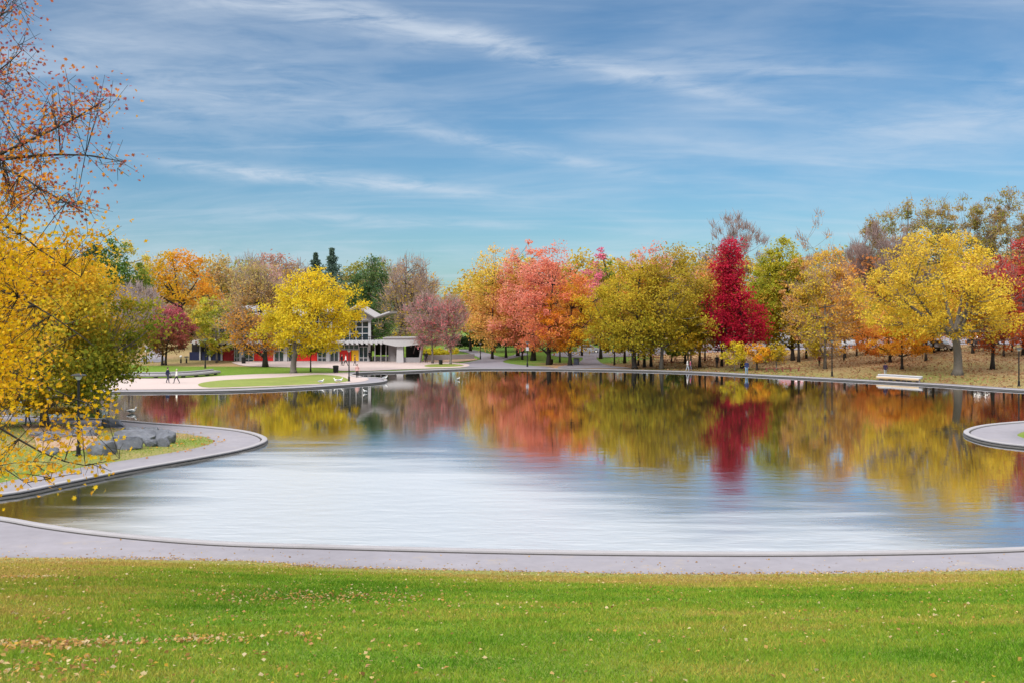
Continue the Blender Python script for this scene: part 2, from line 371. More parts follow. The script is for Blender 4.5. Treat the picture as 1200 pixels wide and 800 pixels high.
h1 = t.noise(t.mapping(pos, scale=(.55, 1.5, 1)), 1.0, 3, .5, .3); h2 = t.noise(t.mapping(pos, scale=(2.2, 6, 1)), 1.0, 3, .5)
h = t.m('ADD', h1, t.m('MULTIPLY', h2, .25))
t.put(wg.inputs['Roughness'], t.m('ADD', .022, t.m('MULTIPLY', breeze, .34)))
bn = t.add('ShaderNodeBump'); bn.inputs['Distance'].default_value = .12; t.put(bn.inputs['Strength'], t.m('ADD', .024, t.m('MULTIPLY', breeze, .26)))
t.put(bn.inputs['Height'], h); t.l.new(bn.outputs[0], wg.inputs['Normal'])
me = bpy.data.meshes.new('lake'); me.from_pydata([(-90, 28, WZ), (85, 28, WZ), (85, 160, WZ), (-90, 160, WZ)], [], [(0, 1, 2, 3)]); me.materials.append(wm)
tag(link('lake_water', me), kind='structure')

# coping and shore path follow the shoreline
TAN = np.roll(SH, -1, 0) - np.roll(SH, 1, 0); TAN /= np.linalg.norm(TAN, axis=1)[:, None]; NRM = np.stack([TAN[:, 1], -TAN[:, 0]], 1)
if sdist(SH[:1] + NRM[:1] * .5)[0] < 0: NRM = -NRM
for _ in range(3): NRM = (np.roll(NRM, 1, 0) + NRM * 2 + np.roll(NRM, -1, 0)); NRM /= np.linalg.norm(NRM, axis=1)[:, None]
def ribbon(prof, name, mt, seg=None):
    """prof: list of (offset, z) with arrays or numbers, swept round the closed shore"""
    n = len(SH); V = []
    for (o, z) in prof:
        P = SH + NRM * (np.broadcast_to(np.asarray(o, float), (n,)))[:, None]
        zz = terrain(P) * 0 + np.broadcast_to(np.asarray(z, float), (n,)); V.append(np.column_stack([P, zz]))
    V = np.concatenate(V); k = len(prof); i = np.arange(n); j = (i + 1) % n
    fs = np.concatenate([np.stack([a * n + i, a * n + j, (a + 1) * n + j, (a + 1) * n + i], 1) for a in range(k - 1)])
    return tag(link(name, np_mesh(name, V, fs, mt)), kind='structure')
ribbon([(-.05, -1.2), (-.05, -.055), (.08, -.04), (.08, .02)], 'lake_wall', mat('wet_concrete', (.085, .08, .078), .7, .4, 1.5, spot=((.16, .15, .14), .6)))
ribbon([(.12, -.012), (.0, -.008), (.0, .085), (.03, .10), (.30, .10), (.33, .085), (.33, -.2)], 'lake_coping', M_CONC)
ribbon([(.332, -.1), (.332, .03), (.43, .03), (.43, -.1)], 'coping_shade_line', mat('coping_shade', (.05, .045, .045), .9, .3, 4))  # dark strip standing in for the shadowed gap between path and coping
wid = np.interp(SH[:, 1], [30, 40, 55, 80, 95, 140], [2.7, 3.0, 3.2, 3.2, 3.0, 3.0]) + 2.5 * sstep(-SH[:, 0], 8, 18) * sstep(-SH[:, 1], -42, -38)
lee = np.where((SH[:, 1] < 44) & (SH[:, 0] > -26), 1, 0)
# near path ends on the lawn edge, elsewhere it keeps its own width
wid = np.where(lee > 0, np.maximum(2.6, SH[:, 1] - np.interp(SH[:, 0], EDGE[:, 0], EDGE[:, 1])), wid)
for _ in range(4): wid = (np.roll(wid, 1) + wid * 2 + np.roll(wid, -1)) / 4
ribbon([(.30, .012), (wid * .5, .02), (wid, .014), (wid + .05, -.15)], 'shore_path', M_ASPH)

def sheet(name, pts, mt, off, step=2.0, px=True, smooth_pts=True):
    """a thin paved or planted sheet over the terrain inside a polygon"""
    W = [hit(*p)[:2] for p in pts] if px else pts
    P = catmull(W, step * .7) if smooth_pts else np.array(W)
    lo, hi = P.min(0), P.max(0); g = [Vector(p) for p in P]
    def inside(q):
        c = False; n = len(P)
        for i in range(n):
            a, bb = P[i], P[(i + 1) % n]
            if (a[1] > q[1]) != (bb[1] > q[1]) and q[0] < a[0] + (q[1] - a[1]) / (bb[1] - a[1]) * (bb[0] - a[0]): c = not c
        return c
    x = lo[0]
    while x < hi[0]:
        y = lo[1]
        while y < hi[1]:
            if inside((x, y)): g.append(Vector((x, y)))
            y += step
        x += step
    v, e, f, *_ = geometry.delaunay_2d_cdt(g, [], [list(range(len(P)))], 1, 1e-4)
    Q = np.array([tuple(p) for p in v]); z = terrain(Q) + off
    me = bpy.data.meshes.new(name); me.from_pydata([(a[0], a[1], zz) for a, zz in zip(Q, z)], [], [tuple(q) for q in f]); me.materials.append(mt)
    for p in me.polygons: pass
    bm = bmesh.new(); bm.from_mesh(me); bmesh.ops.recalc_face_normals(bm, faces=bm.faces)
    for fc in bm.faces:
        if fc.normal.z < 0: fc.normal_flip()
    bm.to_mesh(me); bm.free()
    return tag(link(name, me), kind='structure')
M_TURF = mat('turf', (.17, .205, .04), .95, .5, 1.4, bump=.6, spot=((.30, .24, .09), .9))
M_LAWN = mat('far_lawn', (.075, .15, .022), .95, .3, 3, bump=.4, spot=((.2, .17, .06), .5))
sheet('plaza', [(-150, 456), (-150, 440), (0, 441.5), (150, 443.5), (215, 442.8), (255, 440.5), (300, 438.2), (376, 437), (405, 436.5), (412, 438.5), (432, 443.8), (420, 447.5), (340, 452), (240, 455.5), (100, 456.5)], M_PAVE, .035, 2.5)
sheet('turf_island', [(233, 449.5), (256, 445.8), (330, 442), (376, 438.8), (392, 439.8), (406, 443.2), (404, 447.3), (350, 450.8), (290, 453), (245, 454.2)], M_TURF, .05)
sheet('terrace', [(276, 426), (276, 423.6), (380, 422.5), (440, 422.5), (520, 424), (548, 426.5), (540, 430.5), (505, 431.5), (460, 433), (430, 434.5), (400, 434.5), (385, 431), (330, 430), (290, 428.6)], M_PAVE, .04, 2.5)
sheet('asphalt_fork', [(545, 430.5), (520, 428.5), (540, 425.5), (562, 421), (558, 417), (545, 412.5), (532, 409.2), (548, 409.4), (574, 414.2), (590, 418), (613, 413), (620, 414.6), (596, 420.6), (590, 424), (612, 427.5), (650, 430), (610, 431)], M_ASPHD, .03, 3)
sheet('asphalt_lane', [(655, 430.6), (676, 425), (683, 419), (674, 414.5), (690, 411), (765, 408.5), (768, 411), (716, 413), (701, 417), (701, 422), (712, 427.5), (740, 431.3), (700, 431)], M_ASPHD, .03, 3)
sheet('shrub_bed', [(500, 424), (505, 419.5), (530, 418.5), (552, 419.2), (560, 420.5), (550, 422.5), (520, 424.3)], M_LITTER, .05, 2)
sheet('turf_verge', [(497, 428.8), (508, 426.6), (530, 426.4), (544, 428), (535, 429.4), (505, 430)], M_TURF, .055, 2)
sheet('hill_path', [(165, 424), (176, 413), (170, 405), (178, 405), (190, 414), (186, 424)], M_ASPH, .04, 3)
sheet('peninsula_earth', [(28, 502), (30, 497), (75, 498), (112, 505), (110, 517), (95, 527), (55, 530), (40, 514)], M_LITTER, .03, 1.2)
sheet('parking_road', [(at(660, 186)[0], 176), (at(900, 176)[0], 172), (at(1260, 150)[0], 150), (at(1330, 162)[0], 166), (at(900, 190)[0], 190), (at(660, 200)[0], 194)], M_ASPHD, .04, 4, px=False)

# ------------------------------------------------------------------ trees
PROF = {
 'round': lambda t: np.sin(np.pi * np.clip(t * .93 + .05, 0, 1)) ** .55,
 'maple': lambda t: np.sin(np.pi * np.clip(t, .02, .98) ** .72) ** .55,
 'pyramid': lambda t: np.clip(t / .10, 0, 1) ** .6 * (1.02 - t) ** .62,
 'flame': lambda t: np.clip(t / .08, 0, 1) ** .5 * (1 - .46 * sstep(t, .18, .62)) * np.clip((1.04 - t) / .14, 0, 1) ** .5,
 'column': lambda t: np.clip(t / .12, 0, 1) ** .6 * (1.01 - t ** 3) ** .5,
 'vase': lambda t: np.sin(np.pi * np.clip(t, .03, .97) ** 1.35) ** .65,
 'dome': lambda t: (1.01 - t ** 2.4) ** .5 * np.clip((t + .12) / .28, 0, 1) ** .7,
 'cone': lambda t: np.clip(t / .05, 0, 1) * (1.02 - t) ** .9,
}
def leaf_quads(C, size, out_dir, rng, up=.4, aspect=.62):
    n = len(C)
    N = out_dir * .55 + np.array((0, 0, up)) + rng.normal(0, .75, (n, 3)); N /= np.linalg.norm(N, axis=1)[:, None]
    A = np.cross(N, rng.normal(0, 1, (n, 3))); A /= np.linalg.norm(A, axis=1)[:, None] + 1e-9; B = np.cross(N, A)
    s = (size * rng.uniform(.6, 1.35, n))[:, None] if np.isscalar(size) else (size * rng.uniform(.6, 1.35, n))[:, None]
    V = np.stack([C - A * s * .5, C + B * s * .5 * aspect + N * s * .08, C + A * s * .55, C - B * s * .5 * aspect + N * s * .08], 1).reshape(-1, 3)
    return V, np.arange(4 * n).reshape(n, 4)
def ramp(cols, v):
    cols = np.asarray(cols, float); v = np.clip(v, 0, .9999) * (len(cols) - 1); i = v.astype(int); f = (v - i)[:, None]
    return cols[i] * (1 - f) + cols[np.minimum(i + 1, len(cols) - 1)] * f
def bez(a, c, b, n): 
    t = np.linspace(0, 1, n)[:, None]; a, b, c = (np.asarray(q, float) for q in (a, b, c)); return (1 - t) ** 2 * a + 2 * t * (1 - t) * c + t * t * b
def tree(label, base, crown, pal, name='autumn_tree', prof='maple', group=None, clusters=150, per=55, leaf=.34, trunk=.32, colf=None, bare=0, seed=None, flatness=.75,
         bark=None, crad=None, stems=1, cat='tree', droop=0, lobes=.20, shell=.45, fork=.0, depth=.9, forks=7, gain=1.2):
    """base: (px, py) on the ground, or (px, None, distance); crown: left, right, top, bottom in photo pixels, measured at the tree's own distance"""
    seed = seed if seed is not None else abs(hash_(label + str(base))) % 99991
    rng = np.random.default_rng(seed)
    if len(base) == 3: x0, d, z0 = at(base[0], base[2])
    else: x0, d, z0 = hit(*base)
    k = d / F; xl, xr, yt, yb = crown
    cx = ((xl + xr) / 2 - 600) * k - x0; Rx = (xr - xl) / 2 * k * 1.06; zt = HC - (yt - YH) * k - z0; zb = max(.6, HC - (yb - YH) * k - z0); Hh = zt - zb; Ry = Rx * depth
    root = thing(name, label, cat, (x0, d, z0 - .06), 0, group)
    crad = crad or max(.45, min(Rx, Hh) * .19)
    # cluster centres fill the crown's volume, denser near its skin; lobes break the outline
    tt = rng.uniform(0, 1, clusters * 6); r = PROF[prof](tt); keep = rng.uniform(0, 1, len(tt)) < r ** 1.3; tt = tt[keep][:clusters]; n = len(tt)
    r = PROF[prof](tt); ang = rng.uniform(0, 2 * np.pi, n); ph = rng.uniform(0, 6.28, 4)
    lob = 1 + lobes * np.sin(3 * ang + ph[0] + 5 * tt) + lobes * .8 * np.sin(5 * ang + ph[1] - 7 * tt) + rng.normal(0, lobes * .35, n)
    rad = np.clip(shell + (1 - shell) * rng.uniform(0, 1, n) ** .6, 0, 1) * lob * np.where(rng.uniform(0, 1, n) < .1, 1.12, 1)
    ins = crad * .3
    C = np.stack([cx * np.clip(.55 + tt, 0, 1) + np.cos(ang) * rad * np.maximum(.15, r * Rx - ins), np.sin(ang) * rad * np.maximum(.15, r * Ry - ins), zb + crad * .4 + tt * (Hh - crad * .9) - droop * rad], 1)
    # wood: stems, limbs to the main masses, twigs to every cluster
    mb = MB(); nodes = []; nrad = []
    for si in range(stems):
        bx = (si - (stems - 1) / 2) * trunk * 2.6
        topz = zb + Hh * (.62 if fork == 0 else max(.02, fork)); sway = rng.normal(0, .12, 2) * Rx * .4
        P = bez((bx, 0, 0), (bx * .9 + sway[0] * .3, sway[1], topz * .5), (cx * .6 * min(1, topz / (zb + Hh * .5)) + sway[0] * min(1, topz / (zb + Hh * .5)) + bx, sway[1], topz), 9)
        hh = np.linspace(0, 1, 9); rr = trunk * ((1 - .72 * hh) if fork == 0 else (1 - .25 * hh)) ; rr[0] *= 1.45; rr[1] *= 1.04
        if fork == 0: pass
        mb.tube(P, list(rr), 8); nodes += list(P[3:]); nrad += list(rr[3:])
        low = np.argsort(C[:, 2] + rng.normal(0, Hh * .3, n))
        for q in low[:: max(1, n // forks)][:forks]:
            e = C[q] * np.array((.82, .82, 1)); hz = np.clip((e[2] - np.hypot(e[0] - P[-1, 0], e[1]) * .75), zb * .78, topz) if fork == 0 else topz * rng.uniform(.9, 1)
            i = int(np.argmin(np.abs(P[:, 2] - hz))); a = P[i]
            m_ = (a + e) / 2 + np.array((0, 0, Hh * .05)) + (e - a) * np.array((.22, .22, -.12))
            B = bez(a, m_, e, 7); br = np.linspace(min(rr[i] * .62, trunk * .55), trunk * .09, 7)
            mb.tube(B, list(br), 5, False); nodes += list(B[1:]); nrad += list(br[1:])
    nodes = np.array(nodes); nrad = np.array(nrad)
    for q in range(n):
        dist = np.linalg.norm(nodes - C[q], axis=1) + np.where(nodes[:, 2] > C[q, 2], 2.0, 0); i = int(np.argmin(dist)); a = nodes[i]
        m_ = (a + C[q]) / 2 + np.array((0, 0, -.12 * dist[i]))
        mb.tube(bez(a, m_, C[q], 4), [min(nrad[i] * .6, .07), .045, .03, .015], 3, False)
    mb.build('trunk', bark or M_BARK, root, smooth=True)
    pal_ = [tuple(min(.85, q * gain + .010) for q in lin(c_)) for c_ in pal]
    nxn = (C[:, 0] - cx) / Rx
    cv = colf(nxn, tt) if colf else rng.uniform(0, 1, n)
    cv = np.clip(cv + rng.normal(0, .10, n), 0, 1)
    ctr = np.array((cx, 0, zb + Hh * .45)); parts_v, parts_f, parts_c = [], [], []
    if per:
        I = np.repeat(np.arange(n), per); g = rng.normal(0, 1, (n * per, 3)); g *= (rng.uniform(.3, 1, n * per) / (np.linalg.norm(g, axis=1) + 1e-6) * 1.25)[:, None]
        L = C[I] + g * np.array((1, 1, flatness)) * crad * rng.uniform(.5, 1.35, n)[I][:, None]
        if bare: kp = rng.uniform(0, 1, len(L)) > bare; L, I = L[kp], I[kp]
        od = L - ctr; od /= np.linalg.norm(od, axis=1)[:, None] + 1e-6
        V, Q = leaf_quads(L, leaf, od, rng)
        cc = ramp(pal_, cv[I] + rng.normal(0, .09, len(I))) * rng.uniform(.72, 1.22, (len(I), 1)) * rng.normal(1, .05, (len(I), 3))
        parts_v.append(V); parts_f.append(Q); parts_c.append(np.clip(cc, .004, .85))
    if bare:
        tw = int(26 * bare) + 6; I = np.repeat(np.arange(n), tw); m2 = len(I)
        dr = (C[I] - ctr); dr /= np.linalg.norm(dr, axis=1)[:, None] + 1e-6; dr = dr * .6 + np.array((0, 0, .75)) + rng.normal(0, .5, (m2, 3)); dr /= np.linalg.norm(dr, axis=1)[:, None]
        a = C[I] + rng.normal(0, .35, (m2, 3)) * crad; e = a + dr * (crad * rng.uniform(.7, 1.6, m2))[:, None]; sd_ = np.cross(dr, rng.normal(0, 1, (m2, 3))); sd_ /= np.linalg.norm(sd_, axis=1)[:, None] + 1e-9
        wv = d / F * .30; V = np.stack([a - sd_ * wv, a + sd_ * wv, e + sd_ * wv * .4, e - sd_ * wv * .4], 1).reshape(-1, 3); o = len(parts_v[0]) if parts_v else 0
        parts_v.append(V); parts_f.append(np.arange(4 * m2).reshape(m2, 4) + o); tcol = np.array(lin('#a38d86')) if bare < .95 else np.array(lin('#b3a2a0'))
        parts_c.append(tcol * rng.uniform(.6, 1.3, (m2, 1)))
    me = np_mesh('crown', np.concatenate(parts_v), np.concatenate(parts_f), M_LEAF, np.concatenate(parts_c))
    cr = link('crown', me, root)
    return root
def hash_(s_):
    h_ = 5381
    for ch in s_: h_ = (h_ * 33 + ord(ch)) & 0x7fffffff
    return h_
lr = lambda nx, tt: nx * .5 + .5
vert = lambda nx, tt: tt
Y1, Y2, Y3 = '#e0bb22', '#d6a51c', '#c08f1e'; OL = '#97912b'; GRN = '#6f8a2c'; DG = '#3c5a2c'; OR = '#dd8f2b'; OR2 = '#d87428'; SAL = '#e2805f'; PNK = '#cf8183'; RED = '#c51d38'; DRD = '#a01530'; TN = '#b99a55'; PEACH = '#deaa76'; RUST = '#b65a2e'; BRN = '#94764a'; GPK = '#a88a86'

# left bank
tree('broad yellow maple turning green on its lakeward side, on the boulder peninsula', (53, 500), (-85, 160, 258, 466), ['#d9a824', '#d3a52c', '#b99c2a', '#8a8828', '#5f7022'], 'maple_tree', 'maple', clusters=520, per=105, leaf=.25, trunk=.27, colf=lambda nx, tt: .34 + .52 * nx - .65 * (tt - .38), crad=1.2, gain=1.1, bark=M_BARKG, forks=10, droop=.9)
tree('dense dark green tree among yellow ones on the left hillside', (128, None, 176), (92, 166, 276, 372), [DG, '#4a6b2e', '#5f7a2f', '#8d9438'], 'green_tree', 'round', clusters=120, per=75, leaf=.42, colf=lambda nx, tt: .35 + .4 * nx)
tree('pale yellow-green tree behind the dark green hillside tree', (152, None, 196), (122, 178, 277, 385), ['#a8a143', '#bfb04c', '#cdb256'], 'hillside_tree', 'round', clusters=90, per=45, leaf=.4)
tree('golden oak with open dark forked limbs behind the plum-red tree', (212, None, 186), (168, 252, 287, 362), ['#a89a25', '#c8a323', '#d3962a', '#c98032'], 'oak_tree', 'dome', clusters=90, per=62, leaf=.42, trunk=.5, crad=1.55, lobes=.24, colf=lambda nx, tt: .4 + .35 * nx + .15 * tt, fork=.12, forks=9)
tree('leafless grey tree beside the hill path', (156, 424.5), (128, 187, 332, 412), [GPK, '#8a7c80'], 'bare_tree', 'vase', clusters=110, per=8, leaf=.25, bare=.97, trunk=.16, bark=M_BARKG)
tree('small round plum-red tree above the long concrete bench', (192, 427.5), (168, 226, 357, 414), ['#7c6430', '#8d5a3a', '#a8585a', '#b4606a'], 'plum_tree', 'round', clusters=120, per=70, leaf=.27, trunk=.18, stems=2, crad=.85, colf=lambda nx, tt: .15 + .7 * tt + .15 * nx)
tree('yellow-green tree between the plum-red tree and the tan maple', (254, 424.5), (222, 276, 340, 415), ['#8b8f2f', '#a7a034', '#bb9a3a'], 'green_tree', 'maple', clusters=100, per=50, leaf=.33, trunk=.16, bark=M_BARKG)
tree('tan and orange thinning maple in front of the dark red panels', (311, 429.5), (262, 334, 298, 418), ['#d7962a', '#cc8f3e', '#b89058', '#b39a62', '#a89a5a'], 'maple_tree', 'maple', clusters=170, per=62, leaf=.30, trunk=.36, crad=1.2, colf=lambda nx, tt: tt * .95 + .05, bare=.12)
tree('bright yellow maple with a thick grey trunk hiding the left of the pavilion', (344, 436.8), (310, 421, 311, 417), ['#c0ac30', '#d2b82a', '#dabb26', '#c4aa3c'], 'maple_tree', 'maple', clusters=260, per=80, leaf=.29, trunk=.42, crad=1.15, colf=lambda nx, tt: .3 + .3 * nx + .35 * (tt > .75), fork=.06, forks=11, bark=M_BARKG)
tree('small green tree close against the bright yellow maple', (364, 435.2), (351, 376, 390, 415), [DG, '#5f7d2f', '#8b9430'], 'sapling', 'round', clusters=30, per=50, leaf=.25, trunk=.10, crad=.5)
tree('dark green feathery tree behind the pavilion roof', (436, None, 198), (404, 464, 298, 402), ['#3f5a38', '#4f6b3f', '#5f7544'], 'green_tree', 'column', clusters=140, per=70, leaf=.40, trunk=.35, crad=1.3)
tree('tall thin yellowish tree with a dark forked trunk behind the park shelter', (467, None, 186), (452, 511, 300, 402), ['#c7a727', '#b99a38', '#b09055', '#ab8d68'], 'tall_tree', 'round', clusters=130, per=36, leaf=.36, trunk=.42, bare=.5, crad=1.3, colf=lambda nx, tt: tt, fork=.25, forks=10)
tree('thin pink tree with a pale trunk behind the end of the park shelter', (507, 425.5), (478, 524, 343, 408), ['#b58086', '#c07a80', '#c9707c'], 'pink_tree', 'round', clusters=110, per=42, leaf=.27, trunk=.17, bare=.45, crad=.9, colf=lambda nx, tt: .5 + .4 * nx, bark=M_BARKG)
tree('small rosy tree with a forked pale trunk on the turf verge', (528, 426.6), (508, 547, 344, 412), ['#c5676f', '#c08088', '#cc6a52'], 'pink_tree', 'vase', clusters=100, per=40, leaf=.26, trunk=.18, bare=.4, crad=.85, colf=lambda nx, tt: .4 + .3 * nx - .4 * (tt - .5), bark=M_BARKG, fork=.1)
# conifers
def conifer(px, d, top, base_h, label, seed):
    rng = np.random.default_rng(seed); x, d, z = at(px, d); hgt = HC - (top - YH) * d / F - z
    root = thing('spruce_tree', label, 'tree', (x, d, z - .05), 0, 'dark spruces on the hill')
    MB().tube([(0, 0, 0), (0, 0, hgt * .5), (0, 0, hgt)], [.3, .18, .03], 7).build('trunk', M_BARK, root)
    n = 5200; t_ = rng.uniform(.08, 1, n) ** .8; a = rng.integers(0, 9, n) * .698 + np.floor(t_ * 22) * 1.1 + rng.normal(0, .3, n); rr = (1.03 - t_) * hgt * .38 * rng.uniform(.02, 1.15, n) ** .8 * (1 + .35 * np.sin(np.floor(t_ * 22) * 3.1))
    Cn = np.stack([np.cos(a) * rr, np.sin(a) * rr, np.floor(t_ * 22) / 22 * hgt + rng.uniform(0, .9, n) - rr * .25], 1); od = np.stack([np.cos(a), np.sin(a), 0 * a], 1)
    V, Q = leaf_quads(Cn, .55, od, rng, .2, .4); cc = np.array(lin('#5f7466')) * rng.uniform(.55, 1.3, (n, 1))
    link('crown', np_mesh('crown', V, Q, M_LEAF, cc), root)
conifer(370, 232, 297, 0, 'dark spruce standing left of its twin above the bright yellow maple', 1)
conifer(389, 230, 291, 0, 'taller dark spruce between its twin and the green feathery tree', 2)

# far bank, from the asphalt fork to the right
tree('peach and yellow maple beside the asphalt fork', (577, 420.5), (540, 628, 286, 410), ['#c9b044', '#d8a95a', '#dd9a66', '#c8b04a'], 'maple_tree', 'maple', clusters=190, per=65, leaf=.33, trunk=.2, colf=lambda nx, tt: .35 + .35 * nx + .3 * np.sin(tt * 6))
tree('salmon-pink maple with a thick dark trunk, beside the peach one', (625, 422), (578, 660, 278, 412), ['#d69480', '#dc8a70', '#d87c62', '#dc9148'], 'maple_tree', 'maple', clusters=200, per=72, leaf=.31, trunk=.36, colf=lambda nx, tt: .45 + .3 * nx - .45 * (tt - .4))
tree('salmon maple turning orange low down, in front of a thick dark trunk', (643, 427), (604, 694, 284, 414), ['#d8937e', '#dc8266', '#dc8a48', '#d59e38'], 'maple_tree', 'maple', clusters=190, per=72, leaf=.30, trunk=.33, colf=lambda nx, tt: .55 + .35 * nx - .5 * (tt - .35))
tree('orange and golden maple beside the grey litter bin', (668, 428), (640, 704, 330, 413), ['#d9872c', '#dc9a24', '#c9a52c', '#b9a02c'], 'maple_tree', 'maple', clusters=110, per=65, leaf=.28, trunk=.28, colf=lambda nx, tt: .5 + .5 * nx)
tree('dark-trunked orange tree behind the salmon maples', (607, 417), (575, 640, 320, 405), [OR2, OR, Y2], 'maple_tree', 'maple', clusters=90, per=50, leaf=.36, trunk=.28)
tree('pink-topped tree with a green flank at the bend of the asphalt lane', (704, None, 170), (676, 728, 289, 404), ['#6f8a2c', '#a08f48', '#cf7f86', '#c9628a'], 'maple_tree', 'maple', clusters=110, per=50, leaf=.36, trunk=.24, colf=lambda nx, tt: np.where(nx > .2, .1, .4 + .5 * tt))
tree('small yellow tree with a slim dark stem beside the asphalt lane', (720, 427.5), (697, 746, 348, 414), [OL, '#c7a62a', '#d3aa24'], 'sapling', 'maple', clusters=70, per=60, leaf=.28, trunk=.12)
tree('olive-yellow maple with a thick black trunk by the shore path', (744, 431.8), (690, 800, 292, 416), ['#8f9630', '#aea22e', '#bda42c', '#a89538'], 'maple_tree', 'maple', clusters=230, per=70, leaf=.30, trunk=.40, colf=lambda nx, tt: .35 + .4 * tt, fork=.05, forks=10)
tree('wide golden-olive maple with a pale trunk by the shore path', (775, 432.4), (738, 842, 282, 416), ['#98982e', '#b5a22c', '#ac9a32', '#a88f3c'], 'maple_tree', 'maple', clusters=240, per=72, leaf=.30, trunk=.26, bark=M_BARKG, colf=lambda nx, tt: .3 + .5 * tt)
tree('pink-tipped tall tree rising behind the golden-olive maples', (765, None, 176), (722, 806, 281, 400), ['#b49a3e', '#cf9a70', '#d38f80'], 'maple_tree', 'round', clusters=120, per=45, leaf=.38, trunk=.26, colf=vert)
tree('green-leaved low tree shading the picnic tables', (787, 424), (776, 816, 378, 420), ['#59752c', '#6f8a34', '#9a962f'], 'sapling', 'round', clusters=50, per=55, leaf=.28, trunk=.12)
tree('yellow maple with twin pale leaning stems behind the strolling pair', (808, 432), (782, 838, 352, 416), ['#b89a2a', '#cda428', '#a8922c'], 'maple_tree', 'maple', clusters=80, per=60, leaf=.28, trunk=.15, stems=2, bark=M_BARKG)
tree('tall crimson maple narrowing upward between golden and green trees', (870, 431), (823, 887, 276, 412), [DRD, RED, '#cf2a45', '#c8405c'], 'red_maple', 'flame', clusters=270, per=58, leaf=.31, trunk=.24, crad=1.15, colf=lambda nx, tt: .2 + .6 * tt, lobes=.30, shell=.3, gain=.92)
tree('yellow-green maple to the right of the crimson one', (929, 422), (878, 953, 276, 405), ['#92982c', '#a9a42e', '#b8a62f', '#c6a63a'], 'maple_tree', 'maple', clusters=270, per=70, leaf=.32, trunk=.26, colf=lambda nx, tt: .35 + .3 * nx)
tree('knee-high-branched yellow sapling left of the crimson maple trunk', (861, 434.5), (846, 878, 398, 427), ['#b3a62c', '#cbb02b', '#d0b436'], 'sapling', 'round', clusters=40, per=50, leaf=.22, trunk=.08, crad=.5, bark=M_BARKG)
tree('orange sapling right of the crimson maple trunk', (887, 433.5), (872, 903, 400, 424), ['#dd9a22', '#e2a02a', '#dc8a30'], 'sapling', 'round', clusters=40, per=50, leaf=.22, trunk=.16, crad=.5)
tree('yellow-green sapling with a pale stem above the low plank bench', (910, 433), (895, 923, 400, 425), ['#9f9c2c', '#c0a82b', '#d0b030'], 'sapling', 'round', clusters=40, per=50, leaf=.22, trunk=.12, crad=.5, bark=M_BARKG)
tree('orange-tan maple with a pale slim trunk near the lamp post', (967, 432), (930, 1012, 286, 418), ['#bfaa3a', '#cda640', '#d0a256', '#d39c3c'], 'maple_tree', 'maple', clusters=200, per=58, leaf=.31, trunk=.21, bark=M_BARKG, colf=lambda nx, tt: .35 + .4 * np.sin(nx * 3) + .2 * tt, bare=.12)
tree('thin tan tree with a brown trunk among the parked cars', (936, 424), (912, 962, 300, 404), [TN, '#c9a046', PEACH], 'maple_tree', 'round', clusters=100, per=45, leaf=.34, trunk=.2)
tree('low spreading orange maple behind the white-topped long bench', (1043, 424.5), (997, 1072, 362, 416), ['#dd8a36', '#db9448', '#d59a5c'], 'maple_tree', 'dome', clusters=110, per=55, leaf=.27, trunk=.2, crad=.9, flatness=.5, colf=lambda nx, tt: tt)
tree('low orange maple close to the man behind the long bench', (1057, 432.5), (1026, 1090, 378, 416), ['#e09a24', '#dd8d2e', '#d3a23a'], 'maple_tree', 'dome', clusters=90, per=55, leaf=.24, trunk=.19, crad=.8, flatness=.5)
tree('great spreading yellow maple with a thick forked grey trunk on the leafy bank', (1122, 439), (1014, 1183, 264, 398), ['#bfa448', '#d4b23c', '#dab83c', '#c2a640'], 'maple_tree', 'dome', clusters=330, per=78, leaf=.27, trunk=.56, crad=1.15, colf=lambda nx, tt: .75 - .5 * tt + .15 * nx, fork=.07, forks=14, bark=M_BARKG, lobes=.12, shell=.35, gain=1.1)
tree('rust-red tree with a straight dark trunk right of the great yellow maple', (1163, 432.5), (1136, 1212, 300, 412), ['#c0702f', RUST, '#b5493a', '#b25a4a'], 'maple_tree', 'round', clusters=150, per=52, leaf=.29, trunk=.25, bare=.15, colf=lambda nx, tt: tt)
tree('rust-red bushy tree beside the right-hand lamp post', (1200, None, 138), (1160, 1246, 272, 405), ['#c58a2c', '#b9602f', '#b14a3e', '#b55a50'], 'maple_tree', 'maple', clusters=190, per=58, leaf=.31, trunk=.26, colf=lambda nx, tt: .3 + .65 * tt)
# slender trees whose dark stems crowd the far row
rs = random.Random(5)
SLIM = [(593, 419), (612, 421), (656, 424), (682, 417), (732, 425), (748, 428), (755, 430), (763, 429), (803, 426), (820, 430), (826, 422), (846, 429), (900, 424), (945, 420), (953, 417), (990, 419), (1004, 417), (1016, 414), (1076, 416), (1085, 423), (1094, 413), (1140, 414), (1176, 418), (1186, 412)]
SK = [('olive-green', ['#8c9232', '#a09a36', '#a8963c']), ('golden', ['#c0a230', '#cba83a', '#b89a34']), ('orange', ['#d2903a', '#cf9a48', '#c98a40'])]
for i, (px, py) in enumerate(SLIM):
    kn, pal = SK[(2 if px < 690 or px > 1130 else (i + i // 3) % 3)]; hw = rs.uniform(22, 30); top = rs.uniform(308, 345)
    tree('slender %s maple with a thin dark stem in the far row' % kn, (px, py), (px - hw, px + hw, top, 404 + rs.uniform(-6, 2)), pal, 'slender_maple', 'maple', 'slender maples in the far row', clusters=60, per=46, leaf=.36, trunk=rs.uniform(.12, .2), crad=1.2, seed=600 + i)
